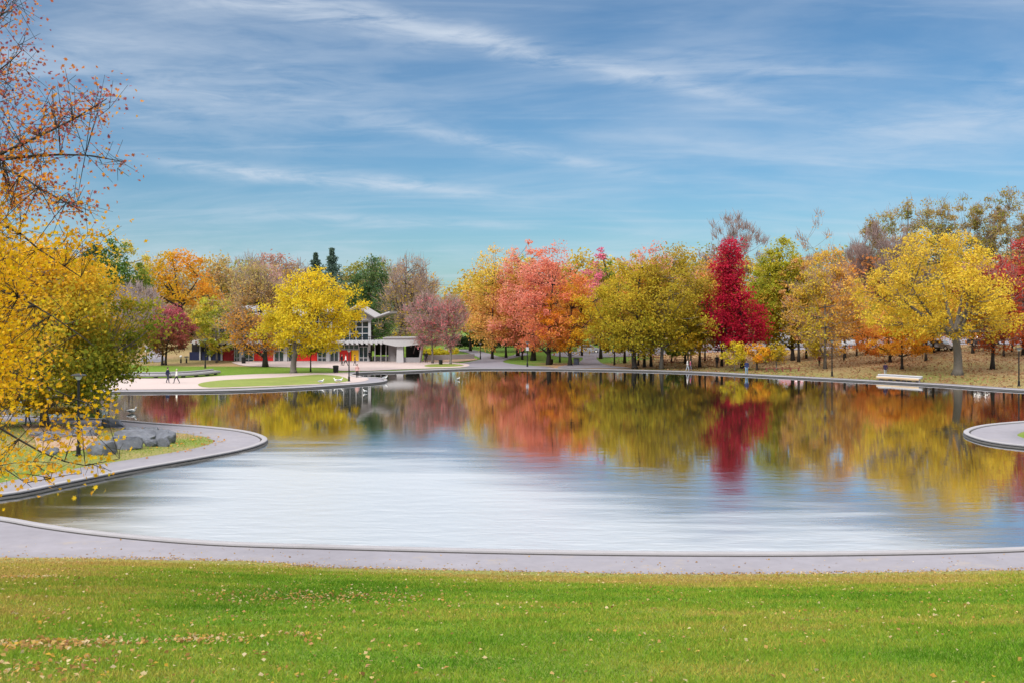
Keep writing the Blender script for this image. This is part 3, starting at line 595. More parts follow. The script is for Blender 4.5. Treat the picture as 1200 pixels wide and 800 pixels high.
# tall poplars on the skyline
pp = [(1020, 252, 18), (1041, 240, 24), (1064, 232, 20), (1088, 234, 22), (1109, 228, 17), (1133, 224, 24), (1158, 221, 24), (1183, 217, 26), (1212, 218, 26)]
for i, (px, top, hw) in enumerate(pp):
    tree('tall thin olive-brown poplar in the row above the great yellow maple', (px, None, 205 + (i * 7) % 12), (px - hw, px + hw, top, 372), ['#87863a', '#9a9048', '#a08a4a', '#a8935a'], 'poplar_tree', 'column', 'poplars on the skyline', clusters=85, per=72, leaf=.42, trunk=.24, crad=1.2, bare=.12, lobes=.34, seed=50 + i, bark=M_BARKG)
# leafless and pinkish trees on the skyline
for i, (px, d, l, r_, top) in enumerate([(858, 205, 822, 900, 250), (1022, 196, 1000, 1052, 262), (1052, 192, 1034, 1082, 268), (1000, 202, 984, 1022, 282)]):
    tree(['bare twiggy tree rising behind the crimson maple', 'bare pinkish-grey tree left of its twin before the poplars', 'bare pinkish-grey tree between its twin and the great yellow maple', 'bare pinkish-grey tree behind the orange-tan maple'][i], (px, None, d), (l, r_, top, 392), [GPK, '#b08a80', '#a07f78'], 'bare_tree', 'vase', 'bare trees on the far-bank skyline', clusters=120, per=10, leaf=.28, trunk=.2, bare=.9, crad=1.1, seed=80 + i, bark=M_BARKG)
tree('very sparse tall tree with a few yellow leaves above the orange-tan maple', (956, None, 200), (932, 984, 240, 392), ['#cf9d52', '#c99a4a'], 'bare_tree', 'vase', clusters=26, per=26, leaf=.34, trunk=.2, bare=.5, crad=1.0, bark=M_BARKG)
# the wood closing the far bank: behind the row of cars and behind the pavilion
rf = random.Random(11)
kinds = [('golden', ['#b8a034', '#b09a40', '#c4a842']), ('orange-brown', ['#bf7a3a', '#c98a48', '#b58a5a']), ('olive-green', ['#8a8a34', '#9c9540', '#7a8238']), ('dusky pink', ['#b98078', '#b58c84', '#c09068'])]
protos = {}
for i in range(44):
    row = i % 2; px = 552 + (i // 2) * 33 + row * 16 + rf.uniform(-8, 8); d = (rf.uniform(194, 208), rf.uniform(220, 240))[row]; kn, pal = kinds[(i * 3 + i // 5) % 4] if px > 700 else kinds[[0, 1, 1, 3][i % 4]]
    top = np.interp(px, [556, 620, 700, 850, 1000, 1250], [315, 300, 298, 294, 296, 282]) + rf.uniform(-8, 12) - row * 4
    hw = rf.uniform(32, 42)
    tree('%s tree in the %s of the wood behind the parked cars' % (kn, ('front rank', 'back rank')[row]), (px, None, d), (px - hw, px + hw, top, 396), pal, 'wood_tree', 'maple', 'trees of the wood behind the parked cars', clusters=90, per=34, leaf=.62, trunk=.26, crad=1.8, seed=200 + i)
kindl = [('tan', ['#b59a5a', '#a8925c', '#b08c62']), ('golden', ['#bfa03a', '#b8963c', '#c9a845']), ('dusky pink', ['#ab8580', '#b0887c', '#a88f74']), ('olive', ['#8c8c3c', '#9a9548', '#7f8640'])]
LF = [(20, 215, 282), (62, 205, 276), (100, 222, 288), (188, 226, 302), (236, 232, 298), (262, 214, 297), (284, 240, 300), (308, 222, 304), (322, 244, 293), (345, 232, 308), (408, 238, 312), (425, 236, 300), (450, 236, 304), (470, 244, 308), (494, 240, 318), (-30, 200, 270), (225, 210, 345), (265, 205, 350), (175, 206, 352)]
for i, (px, d, top) in enumerate(LF):
    kn, pal = kindl[(i * 3 + i // 4) % 4]
    tree('%s tree on the wooded hill behind the pavilion' % kn, (px, None, d), (px - 31, px + 31, top, 396), pal, 'wood_tree', 'round', 'trees on the wooded hill', clusters=85, per=34, leaf=.6, trunk=.24, crad=1.7, seed=300 + i, bare=.3 if i % 3 == 0 else .0)
for i in range(9):
    px = 536 + i * 9; d = 214 + (i * 37) % 9
    tree('dark evergreen bush in the hedge closing the far lawn', (px, None, d), (px - 10, px + 10, 393 + (i * 5) % 4, 412), ['#1f2d18', '#2a3a1e', '#34441f'], 'hedge_bush', 'round', 'dark hedge behind the far lawn', clusters=26, per=55, leaf=.4, trunk=.08, crad=.8, cat='bush', seed=400 + i)
for i in range(5):
    px = 497 + i * 8.6
    tree('clipped yellow-green bush along the wall beside the park shelter', (px, None, 172), (px - 5.5, px + 5.5, 406.5, 417), ['#8f9a2a', '#b3a62b', '#c7b530'], 'hedge_bush', 'column', 'yellow hedge beside the shelter', clusters=20, per=50, leaf=.22, trunk=.05, crad=.4, cat='bush', seed=420 + i)
for i, (px, py, l, r_, top, pal) in enumerate([(68, 492, 52, 84, 476, ['#8a8226', '#b07a26', '#6f7a28']), (92, 490.5, 80, 106, 478, ['#9a6a2c', '#a8842c', '#7f7f2a'])]):
    tree(['low olive and orange bush behind the peninsula trunk', 'low russet bush at the water behind the tall lamp post'][i], (px, py), (l, r_, top, py - 1), pal, 'lakeside_bush', 'dome', clusters=36, per=60, leaf=.13, trunk=.05, crad=.3, cat='bush', seed=440 + i)

# ------------------------------------------------------------------ pavilion behind the lake
PD = 163.0; K = PD / F
pav = thing('lake_pavilion', 'white lakeside pavilion with red and yellow panels and a folded roof', 'building', ((352 - 600) * K, PD, 0.02))
PX = lambda px: (px - 352) * K                 # photo column at the facade -> local x
PZ = lambda py: HC - (py - YH) * K - .02
def wallbox(name, x0, x1, y0, y1, mt, front=0.0, thick=.12, parent=None):
    c = ((PX(x0) + PX(x1)) / 2, front + thick / 2, (PZ(y0) + PZ(y1)) / 2)
    return MB().box(c, (PX(x1) - PX(x0), thick, PZ(y0) - PZ(y1))).build(name, mt, parent or pav)
def glazed(x0, x1, y0, y1, name='window', nx=2, rows=(.28,), front=-.02):
    fr = MB(); a, b_, zt_, zb_ = PX(x0), PX(x1), PZ(y0), PZ(y1); wf_ = .11
    for i in range(nx + 1): fr.box((a + (b_ - a) * i / nx, front, (zt_ + zb_) / 2), (wf_, .14, zt_ - zb_))
    for r_ in (0.0, 1.0) + tuple(rows): fr.box(((a + b_) / 2, front + .005, zb_ + (zt_ - zb_) * r_), (b_ - a - .02, .12, wf_))
    o = fr.build(name, M_WHITE, pav)
    zs = sorted({0.0, 1.0, *rows})
    for i in range(nx):
        for q in range(len(zs) - 1):
            MB().box((a + (b_ - a) * (i + .5) / nx, front + .03, zb_ + (zt_ - zb_) * (zs[q] + zs[q + 1]) / 2), ((b_ - a) / nx - wf_, .03, (zt_ - zb_) * (zs[q + 1] - zs[q]) - wf_)).build('pane', M_GLASS, o)
wallbox('back_wall', 221, 434, 401.5, 424.3, M_DARKW, 1.6, .3)
wallbox('navy_wall', 222, 243.5, 412, 424.3, M_NAVY, .0, .2); wallbox('navy_wall', 244.5, 260, 414, 424.3, M_NAVY, .0, .2)
for a, b_, m_ in [(261, 274, M_DRED), (298, 320.5, M_RED), (348, 371.5, M_RED), (398, 411.3, M_RED), (412, 420.3, M_YEL)]: wallbox('panel', a, b_, 410.0, 422.6, m_, .0, .1)
for a, b_ in [(275, 280.5), (372.5, 382.5), (421, 431)]: glazed(a, b_, 406, 423.6)
glazed(286, 297, 411, 423.6, nx=2); glazed(348, 371.5, 403.5, 409.3, nx=4, rows=()); glazed(398, 420.3, 403.5, 409.3, nx=4, rows=()); glazed(298, 320.5, 403.5, 409.3, nx=4, rows=())
for a, b_ in [(322, 332.5), (387, 396.5), (338, 347)]: glazed(a, b_, 406, 424.1, 'door', 2, (.72,))
for a, b_ in [(234, 235.5), (245, 247.5), (259, 261), (281, 285.5), (320.8, 322), (333, 337), (383, 386.5), (396.8, 398), (431.5, 434.2)]: wallbox('column', a, b_, 402, 424.4, M_WHITE, -.25, .35)
wallbox('panel_plinth', 261, 431, 422.4, 424.3, M_CONC, -.08, .2)
MB().box(((PX(226) + PX(453)) / 2, 2.0, PZ(400.2)), (PX(453) - PX(226), 7.0, .42)).build('deck_slab', M_WHITE, pav)
for i in range(40):
    MB().box((PX(232 + i * 5.55), -1.75, PZ(401.6)), (.34, .55, .40)).build('joist_end', M_WHITE, pav)
rail = MB(); rail.tube([(PX(300), -1.35, PZ(394.2)), (PX(452), -1.35, PZ(394.2))], .05, 6); rail.tube([(PX(300), -1.35, PZ(396.6)), (PX(452), -1.35, PZ(396.6))], .03, 6)
ro = rail.build('railing', M_METAL, pav)
for i in range(28): MB().tube([(PX(301 + i * 5.55), -1.35, PZ(399)), (PX(301 + i * 5.55), -1.35, PZ(394))], .04, 6).build('baluster', M_METAL, ro)
# upper storey: glazing under a folded plate roof
wallbox('upper_wall', 300, 433, 371, 399, M_DARKW, 2.2, .2)
wallbox('column', 431.3, 434.2, 370, 399, M_WHITE, .2, .5)
for q in range(4):
    x1 = 431.3 - q * 44; a = x1 - 44
    if q: wallbox('column', x1 - 1.4, x1 + 1.4, 371, 399, M_WHITE, .2, .5)
    fr = MB()
    for i in range(7): fr.box((PX(a + (x1 - a) * i / 6), .62, (PZ(399) + PZ(373)) / 2), (.13, .14, PZ(373) - PZ(399)))
    for yy in (399, 391, 383.6, 377.2): fr.box(((PX(a) + PX(x1)) / 2, .63, PZ(yy)), (PX(x1) - PX(a) - .05, .12, .13))
    wo = fr.build('window_wall', M_WHITE, pav)
    for i in range(6):
        for y0, y1 in ((377.2, 383.6), (383.6, 391), (391, 399)):
            MB().box((PX(a + (x1 - a) * (i + .5) / 6), .68, (PZ(y0) + PZ(y1)) / 2), ((PX(x1) - PX(a)) / 6 - .13, .03, PZ(y0) - PZ(y1) - .13)).build('pane', M_GLASS, wo)
    MB().prism([(PX(a), PZ(377)), (PX(x1), PZ(377)), (PX(x1), PZ(374.4)), (PX((a + x1) / 2 + 4), PZ(366)), (PX(a), PZ(374.4))], .66, .72).build('gable_glass', M_GLASS, pav)
rf_poly = []
for q in range(4, -1, -1):
    xv = 441 - q * 44
    rf_poly.append((PX(xv), PZ(370.8)))
    rf_poly.append((PX(xv + (22 if q else 17)), PZ(358 if q else 365)))
th = .34
MB().prism(rf_poly + [(p, z - th) for p, z in rf_poly[::-1]], -1.6, 9.0).build('folded_roof', M_ROOF, pav)
for q in range(len(rf_poly) - 1):
    (xa, za), (xb, zb_) = rf_poly[q], rf_poly[q + 1]
    MB().prism([(xa, za + .03), (xb, zb_ + .03), (xb, zb_ - .20), (xa, za - .20)], -1.72, -1.602).build('roof_fascia', M_WHITE, pav)
MB().prism([(PX(424), PZ(376)), (PX(434.4), PZ(376)), (PX(440.5), PZ(371.2)), (PX(434), PZ(369.4)), (PX(420), PZ(360.5))], -.2, .05).build('gable_wall', M_ROOF, pav)
# low open porch between the pavilion and the shelter
wallbox('porch_wall', 435, 454, 417.5, 424.3, M_GREYW, 1.5, .3); wallbox('porch_back', 435, 455, 403, 417, M_DARKW, 4.5, .3)
for x_ in (440, 447, 453): MB().tube([(PX(x_), -.6, 0), (PX(x_), -.6, PZ(402))], .09, 8).build('post', M_GREYW, pav)

# park shelter with the flaring white roof
shl = thing('park_shelter', 'small shelter with a flaring white roof on one square pillar', 'shelter', ((475.5 - 600) * K, PD - 2.0, 0.02))
SX = lambda px: (px - 475.5) * K * (PD - 2) / PD
MB().prism([(SX(452), PZ(395.8)), (SX(499.5), PZ(395.8)), (SX(499.5), PZ(401.8)), (SX(476), PZ(404.8)), (SX(466), PZ(404.8)), (SX(452), PZ(401.8))], -1.5, 4.8).build('roof', M_WHITE, shl)
MB().prism([(SX(451.6), PZ(395)), (SX(499.9), PZ(395)), (SX(499.9), PZ(395.9)), (SX(451.6), PZ(395.9))], -1.7, 5).build('roof_edge', M_GREYW, shl)
MB().prism([(SX(466.8), -.05), (SX(475.2), -.05), (SX(474.6), PZ(404.6)), (SX(467.4), PZ(404.6))], -1.0, .2).build('pillar', M_WHITE, shl)
MB().box((SX(460.8), 2.2, PZ(414) / 1), (SX(467) - SX(455), .3, PZ(404) - PZ(424))).build('side_wall', M_GREYW, shl)
MB().prism([(SX(475.5), 0), (SX(493), 0), (SX(496), PZ(404)), (SX(475.5), PZ(404))], 2.2, 2.5).build('back_wall', M_DARKW, shl)
MB().prism([(SX(492), 0), (SX(494), 0), (SX(497), PZ(403.5)), (SX(495), PZ(403.5))], -.6, 2.2).build('slanted_wall', M_GREYW, shl)
MB().box((SX(485), -.2, .42), (SX(497) - SX(476), .5, .84)).build('low_wall', M_CONC, shl)
# low wall and stair handrail to the right
hx, hd, hz = hit(523, 419.5)
lw = MB(); p0 = at(497, 166); p1 = at(556, 172)
lw.prism([(0, 0), (p1[0] - p0[0], p1[1] - p0[1]), (p1[0] - p0[0], p1[1] - p0[1] + .35), (0, .35)], -.3, .85, 'z')
o = lw.build('retaining_wall', M_GREYW, None, p0); tag(o, 'low grey retaining wall below the clipped yellow-green bushes', 'wall')
o = thing('stair_handrail', 'short white sloping stair handrail beside the rosy tree', 'handrail', (hx, hd, hz))
MB().tube([(-.35, 0, 1.9), (.55, 0, .7)], .07, 6).build('rail', M_WHITE, o); MB().tube([(-.3, 0, 0), (-.3, 0, 1.8)], .05, 6).build('post', M_WHITE, o); MB().tube([(.5, 0, 0), (.5, 0, .75)], .05, 6).build('post', M_WHITE, o)

# ------------------------------------------------------------------ lamp posts
def lamp(px, py, top, label, d=None, globe=False):
    x, d, z = hit(px, py) if d is None else at(px, d); h_ = (HC - z) - (top - YH) * d / F; r_ = .05 + h_ * .006
    o = thing('street_lamp', label, 'lamp post', (x, d, z), 0, 'black lamp posts round the lake')
    MB().lathe([(.17, 0), (.17, .06), (.12, .10), (.12, .55), (r_ * 1.1, .62)], 10).build('base', M_METAL, o)
    MB().tube([(0, 0, .6), (0, 0, h_ - .35)], [r_ * 1.05, r_ * .85], 8).build('pole', M_METAL, o)
    if globe: MB().lathe([(.05, h_ - .36), (.16, h_ - .3), (.21, h_ - .15), (.16, h_ - .02), (.05, h_)], 12).build('globe', M_LAMPG, o, smooth=True)
    else:
        MB().lathe([(.07, h_ - .36), (.13, h_ - .30), (.20, h_ - .16), (.20, h_ - .14)], 12).build('lantern', M_LAMPG, o)
        MB().lathe([(.40, h_ - .135), (.42, h_ - .10), (.30, h_ - .04), (.06, h_)], 14).build('cap', M_METAL, o)
    return o
lamp(92, 534, 437, 'black lamp post standing in front of the round boulder on the peninsula')
lamp(115, 488.5, 430, 'black lamp post at the water behind the flat peninsula boulder')
lamp(240.5, 431, 397, 'black lamp post behind the curved end of the long concrete bench')
lamp(409, 446.8, 408.5, 'black lamp post at the tip of the turf point before the yellow panel')
lamp(975, 440.6, 398, 'black lamp post beside the pale slim trunk of the orange-tan maple')
lamp(1194, 452, 407, 'black lamp post at the foot of the leafy bank by the rust-red trees')
lamp(171.5, 424, 410, 'small lamp post with a white globe beside the hill path', globe=True)
lamp(212, 425, 416, 'tiny white globe lamp on the slope left of the navy wall', globe=True)
lamp(218.5, 425, 417, 'tiny dark lamp on the slope close to the navy wall')
lamp(563, 421, 401, 'thin black lamp post on the corner of the asphalt fork')
lamp(989, 422, 402, 'white globe lamp among the dark trunks near the parked cars', globe=True)
o = lamp(618, 429.5, 400, 'black post with a white notice, beside the salmon-pink maple trunk')
MB().box((0, -.14, 2.6), (.42, .03, .5)).build('notice', M_WHITE, o)
lamp(703, 419, 405, 'dark lamp post on the inside bend of the asphalt lane')

# ------------------------------------------------------------------ boulders on the peninsula
def boulder(x0, x1, yt, yb, label, flat_=1.0, seed=0, tilt=0):
    x, d, z = hit((x0 + x1) / 2, yb - .12 * (yb - yt)); k = d / F; w_ = (x1 - x0) * k / 2; h_ = max(.22, (yb - yt) * k * 1.0)
    r = np.random.default_rng(seed + 900); bm = bmesh.new(); bmesh.ops.create_icosphere(bm, subdivisions=4, radius=1)
    planes = [(Vector(r.normal(0, 1, 3)).normalized(), r.uniform(.62, .9)) for _ in range(13)] + [(Vector((.1 * r.normal(), .1 * r.normal(), 1)).normalized(), .62)]
    for v in bm.verts:
        p = v.co.copy()
        for n_, q in planes:
            e = p.dot(n_) - q
            if e > 0: p -= n_ * e * .93
        p *= 1 + .035 * math.sin(7 * p.x + seed) * math.sin(6 * p.y + 1) + .02 * math.sin(15 * p.z + 9 * p.x + seed)
        v.co = p
    me = bpy.data.meshes.new('boulder'); bm.to_mesh(me); bm.free(); me.materials.append(M_STONE)
    me.polygons.foreach_set('use_smooth', [True] * len(me.polygons)); me.set_sharp_from_angle(angle=R(16))
    o = link('boulder', me, None, (x, d, z + h_ * .30), 0); o.scale = (w_ * 1.12, w_ * .85 * flat_, h_ * .98); o.rotation_euler = (0, tilt, r.uniform(-.25, .25))
    tag(o, label, 'boulder', 'grey boulders on the peninsula')
boulder(117, 147, 491, 501, 'low pale flat-topped boulder beside the lakeside lamp post', .6, 1)
boulder(144, 166, 500, 507, 'small dark boulder tucked behind the long slab', .6, 2)
boulder(168, 189, 500, 507, 'small low boulder at the path behind the tilted slab', .7, 3)
boulder(134, 184, 504, 518, 'long pale flat boulder slab on top of the group', .5, 4)
boulder(181, 205, 504, 520, 'slab tilted down towards the tip of the peninsula', .7, 5, .35)
boulder(131, 169, 511, 527, 'big dark fissured boulder in front of the long slab', .7, 6)
boulder(169, 184, 515, 523, 'little boulder wedged right of the big dark one', .8, 7)
boulder(181, 198, 514, 523, 'little boulder under the tilted slab', .8, 8)
boulder(101, 137, 517, 533, 'rounded grey boulder nearest the tall lamp post', .75, 9)
boulder(85, 114, 500, 512, 'flat boulder set in fallen leaves behind the tall lamp post', .7, 10)
boulder(44, 68, 509, 517, 'flat pale boulder beside the green patch under the maple', .7, 11)
boulder(38, 85, 506, 512, 'long low stone ledge in front of the maple trunk', .5, 12)
boulder(51, 68, 524, 532, 'small stone half sunk in leaves left of the tall lamp post', .8, 13)

# ------------------------------------------------------------------ benches, tables, bins
def ledge_bench(pts, label, w_, h_, supports, seat_mat, face_mat):
    P = [hit(*p) for p in pts]; o = thing('long_bench', label, 'bench', P[len(P) // 2]); c = Vector(P[len(P) // 2])
    C = catmull([(p[0], p[1]) for p in P], .2, False); C = np.vstack([C, [P[-1][:2]]]); tn = np.gradient(C, axis=0); tn /= np.linalg.norm(tn, axis=1)[:, None]; nm = np.stack([-tn[:, 1], tn[:, 0]], 1)
    if nm[:, 1].mean() < 0: nm = -nm
    zz = terrain(C)
    def strip(z0, z1, a, b_, name, mt):
        n = len(C); V = []
        for off, z_ in ((a, z0), (b_, z0), (b_, z1), (a, z1)): V.append(np.column_stack([C + nm * off, zz + z_]) - np.array(c))
        V = np.concatenate(V); i = np.arange(n - 1); fs = np.concatenate([np.stack([q * n + i, q * n + i + 1, ((q + 1) % 4) * n + i + 1, ((q + 1) % 4) * n + i], 1) for q in range(4)])
        fs = np.vstack([fs, [[0, n, 2 * n, 3 * n]], [[n - 1, 2 * n - 1, 3 * n - 1, 4 * n - 1]]])
        me = np_mesh(name, V, fs, mt); bm = bmesh.new(); bm.from_mesh(me); bmesh.ops.recalc_face_normals(bm, faces=bm.faces); bm.to_mesh(me); bm.free()
        return link(name, me, o)
    strip(h_ - .14, h_, 0, w_, 'seat', seat_mat); strip(h_ + .002, h_ + .20, w_ - .18, w_, 'backrest', seat_mat)
    strip(h_ - .34, h_ - .06, -.07, -.003, 'front_board', face_mat)
    for i in np.linspace(3, len(C) - 4, supports).astype(int):
        MB().box((C[i, 0] + nm[i, 0] * w_ * .5 - c.x, C[i, 1] + nm[i, 1] * w_ * .5 - c.y, zz[i] - c.z + (h_ - .2) / 2), (.25, w_ * .8, h_ - .24)).build('leg', M_GREYW, o)
ledge_bench([(120, 442.8), (160, 442.8), (200, 442.4), (230, 441.3), (258, 438.6)], 'long curved pale concrete bench facing the plaza', 1.1, .5, 9, M_CONC, M_GREYW)
ledge_bench([(1027, 445.2), (1044, 446.0), (1061, 447.2), (1077, 448.0)], 'long white-topped bench with a tan front edge on the leafy bank', .9, .52, 6, M_WHITE, M_TAN)
hx, hd, hz = hit(917, 434.6); o = thing('plank_bench', 'low dark plank bench on the bank below the saplings', 'bench', (hx, hd, hz), -.06)
for q in range(3): MB().box((0, -.16 + q * .16, .42), (4.6, .13, .05)).build('plank', M_WOOD, o)
for q in range(5): MB().box((-2.1 + q * 1.05, 0, .195), (.14, .36, .39)).build('leg', M_WOOD, o)
def picnic():
    o = thing('picnic_table', '', 'picnic table', (0, 0, 0), 0, 'red picnic tables under the maples')
    for q in range(5): MB().box((0, -.3 + q * .15, .74), (1.85, .135, .045)).build('plank', M_WOOD, o)
    for s_ in (-1, 1):
        for q in range(2): MB().box((0, s_ * (.66 + q * .14), .44), (1.85, .13, .045)).build('seat_plank', M_WOOD, o)
        MB().box((s_ * .7, 0, .685), (.09, .7, .06)).build('cleat', M_WOOD, o); MB().box((s_ * .7, 0, .385), (.07, 1.55, .06)).build('cross_beam', M_WOOD, o)
        for q in (-1, 1): MB().tube([(s_ * .76, q * .62, 0), (s_ * .76, q * .27, .66)], .05, 4).build('leg', M_WOOD, o)
    return o
pt = picnic(); first = True
for px, py, rz, lb in [(757, 419.5, .3, 'red picnic table just right of the black-trunked olive maple'), (771, 421.5, -.2, 'red picnic table behind the pale trunk of the golden-olive maple'), (797, 424.5, .1, 'red picnic table left of the strolling pair in white and pink'), (780, 427, .7, 'red picnic table under the low green-leaved tree'),
                       (826, 423.5, .4, 'red picnic table behind the twin pale stems'), (848, 424.5, -.3, 'red picnic table beside the dark standing person'), (893, 425, .2, 'red picnic table right of the orange sapling'), (868, 426, -.5, 'red picnic table at the foot of the crimson maple'), (1150, 411, .1, 'red picnic table on top of the leafy bank')]:
    o = pt if first else copy_tree(pt); first = False
    o.location = hit(px, py); o.rotation_euler.z = rz; o['label'] = lb
def bin_(px, py, h_, r_, mt, label):
    x, d, z = hit(px, py); o = thing('litter_bin', label, 'litter bin', (x, d, z))
    MB().lathe([(r_ * .82, 0), (r_ * .86, .05), (r_, h_ * .86), (r_ * 1.06, h_ * .88)], 12).build('body', mt, o); MB().lathe([(r_ * 1.08, h_ * .885), (r_ * 1.08, h_ * .93), (r_ * .7, h_)], 12).build('lid', M_METAL, o)
bin_(675.5, 427, 1.0, .46, M_BIN, 'wide grey-blue litter bin beside the orange and golden maple')
bin_(393.5, 436.5, 1.0, .38, M_METAL, 'black litter bin on the path behind the turf island')
bin_(516.5, 427, .75, .30, M_METAL, 'small black litter bin on the verge left of the rosy tree')
bin_(646, 426.5, .8, .30, M_METAL, 'low black litter bin against the salmon maple trunk')
bin_(285.5, 425.5, 1.0, .35, M_METAL, 'black litter bin in front of the white column left of the red panel')

# ------------------------------------------------------------------ people
def cloth(c): return mat('cloth_%02x%02x%02x' % tuple(int(q * 255) for q in c), c, .9, .15, 20)
def person(px, py, h_, top, legs, label, stride=.25, face=0, hair=M_HAIR, arm=.15, lean=0, sleeves=True):
    x, d, z = hit(px, py); s_ = h_ / 1.75
    me = bpy.data.meshes.new('body'); V = []; E = []; Rr = []
    def vtx(p, r_, par=None):
        V.append(p); Rr.append(r_)
        if par is not None: E.append((par, len(V) - 1))
        return len(V) - 1
    pel = vtx((0, 0, .96), (.155, .12)); w1 = vtx((0, lean * .3, 1.13), (.14, .11), pel); ch = vtx((0, lean * .7, 1.33), (.17, .125), w1); nk = vtx((0, lean, 1.47), (.075, .075), ch)
    n2 = vtx((0, lean - .0, 1.53), (.056, .058), nk); h1 = vtx((0, lean - .015, 1.60), (.078, .088), n2); h2 = vtx((0, lean - .015, 1.68), (.075, .09), h1); vtx((0, lean, 1.74), (.045, .05), h2)
    for sd_ in (-1, 1):
        st = sd_ * stride
        sh_ = vtx((sd_ * .19, lean * .9, 1.41), (.068, .07), ch); el_ = vtx((sd_ * .25, lean * .8 - st * arm + .03, 1.15), (.05, .052), sh_); wr = vtx((sd_ * .25, lean * .7 - st * arm * 2.6 - .05, .92), (.036, .036), el_); vtx((sd_ * .245, lean * .7 - st * arm * 3 - .08, .82), (.034, .045), wr)
        hp = vtx((sd_ * .095, 0, .88), (.095, .10), pel); kn = vtx((sd_ * .10, st * .55 - .04, .50), (.062, .068), hp); an = vtx((sd_ * .10, st * .95 + .02, .095), (.045, .05), kn); ft = vtx((sd_ * .11, st * .95 - .05, .04), (.042, .036), an); vtx((sd_ * .12, st * .95 - .17, .03), (.038, .028), ft)
    me.from_pydata([Vector(p) for p in V], E, []); tmp = bpy.data.objects.new('tmp', me); col.objects.link(tmp)
    sk = tmp.modifiers.new('s', 'SKIN'); ss = tmp.modifiers.new('u', 'SUBSURF'); ss.levels = ss.render_levels = 2
    for i, r_ in enumerate(Rr): me.skin_vertices[0].data[i].radius = r_
    me.skin_vertices[0].data[0].use_root = True
    ev = tmp.evaluated_get(bpy.context.evaluated_depsgraph_get()); m2 = bpy.data.meshes.new_from_object(ev); bpy.data.objects.remove(tmp)
    m2.materials.clear()
    for q in (M_SKIN, cloth(top), cloth(legs), mat('shoe', (.03, .028, .026), .7)): m2.materials.append(q)
    for p in m2.polygons:
        c_ = p.center; k_ = 1 if c_.z > .93 else 2
        if c_.z < .09: k_ = 3
        if c_.z > 1.49: k_ = 0
        if abs(c_.x) > .2 and c_.z < .90: k_ = 0
        p.material_index = k_; p.use_smooth = True
    o = thing('person', label, 'person', (x, d, z), face, 'people strolling round the lake'); o.scale = (s_, s_, s_)
    link('body', m2, o)
    hb = MB().lathe([(.085, 1.60), (.10, 1.66), (.098, 1.72), (.06, 1.775), (.01, 1.79)], 12, (0, lean + .012, 0)); hb.build('hair', hair, o, smooth=True)
    MB().tube([(0, lean - .095, 1.645), (0, lean - .125, 1.615), (0, lean - .10, 1.605)], [.012, .018, .012], 5).build('nose', M_SKIN, o)
    for e_ in (-1, 1): MB().box((e_ * .032, lean - .098, 1.652), (.022, .012, .012)).build('eye', M_HAIR, o)
    MB().box((0, lean - .097, 1.575), (.045, .012, .010)).build('mouth', mat('lip', (.35, .12, .10), .6), o)
    # jacket hem gives the clothes an edge of their own
    MB().lathe([(.175, .90), (.178, .97), (.165, 1.10)], 12).build('jacket_hem', cloth(top), o, smooth=True).scale = (1, .78, 1)
    return o
NAVY, BLK, JEAN = (.025, .03, .07), (.015, .015, .018), (.10, .14, .26)
person(196.6, 448.6, 1.78, NAVY, (.03, .035, .06), 'person in a dark navy jacket walking along the plaza', .25, 1.3)
person(207, 449, 1.62, (.72, .70, .62), (.04, .04, .05), 'person in a cream-white jacket walking beside the navy-clad one', .34, -1.1, mat('fair_hair', (.45, .38, .28), .7))
person(33, 498, 1.78, BLK, JEAN, 'person in a black top and blue jeans under the yellow maple', .22, -1.4)
person(400.6, 428.3, 1.7, BLK, BLK, 'person in black before the red panel', .2, 1.2)
person(405.2, 428.5, 1.68, (.72, .72, .72), BLK, 'person in a white top and black trousers before the red panel', .34, -1.3)
person(415.8, 428.3, 1.62, (.22, .12, .06), (.05, .05, .07), 'person in a brown top before the yellow panel', .2, 1.6)
person(418.6, 442.6, 1.65, (.55, .32, .30), BLK, 'person in a pinkish top standing by the inlet behind the lamp post', .06, .4)
person(433.2, 423.6, 1.75, BLK, BLK, 'person in black standing by the last white column', .05, .2)
person(499.6, 424.6, 1.75, BLK, BLK, 'person in black beside the low wall of the park shelter', .08, -.5)
person(805.6, 434.6, 1.62, (.78, .74, .72), (.40, .42, .46), 'person in a white jacket strolling the far shore path', .22, 1.4)
person(809, 434.4, 1.5, (.48, .12, .20), (.20, .18, .22), 'person in a crimson-pink jacket beside the white-clad stroller', .2, 1.4)
person(840, 430.6, 1.75, BLK, BLK, 'person in black standing under the trees near the crimson maple', .10, .1)
person(875, 438.2, 1.75, (.02, .03, .10), (.18, .30, .42), 'person in navy with pale blue trousers on the far shore path', .24, -.2)
person(1037.5, 441.5, 1.7, (.035, .02, .055), (.36, .36, .38), 'person in dark purple walking behind the long white-topped bench', .16, 3.0)
person(960.2, 428.6, 1.5, (.16, .04, .03), BLK, 'person in dark red beside the pale slim maple trunk', .1, 0)

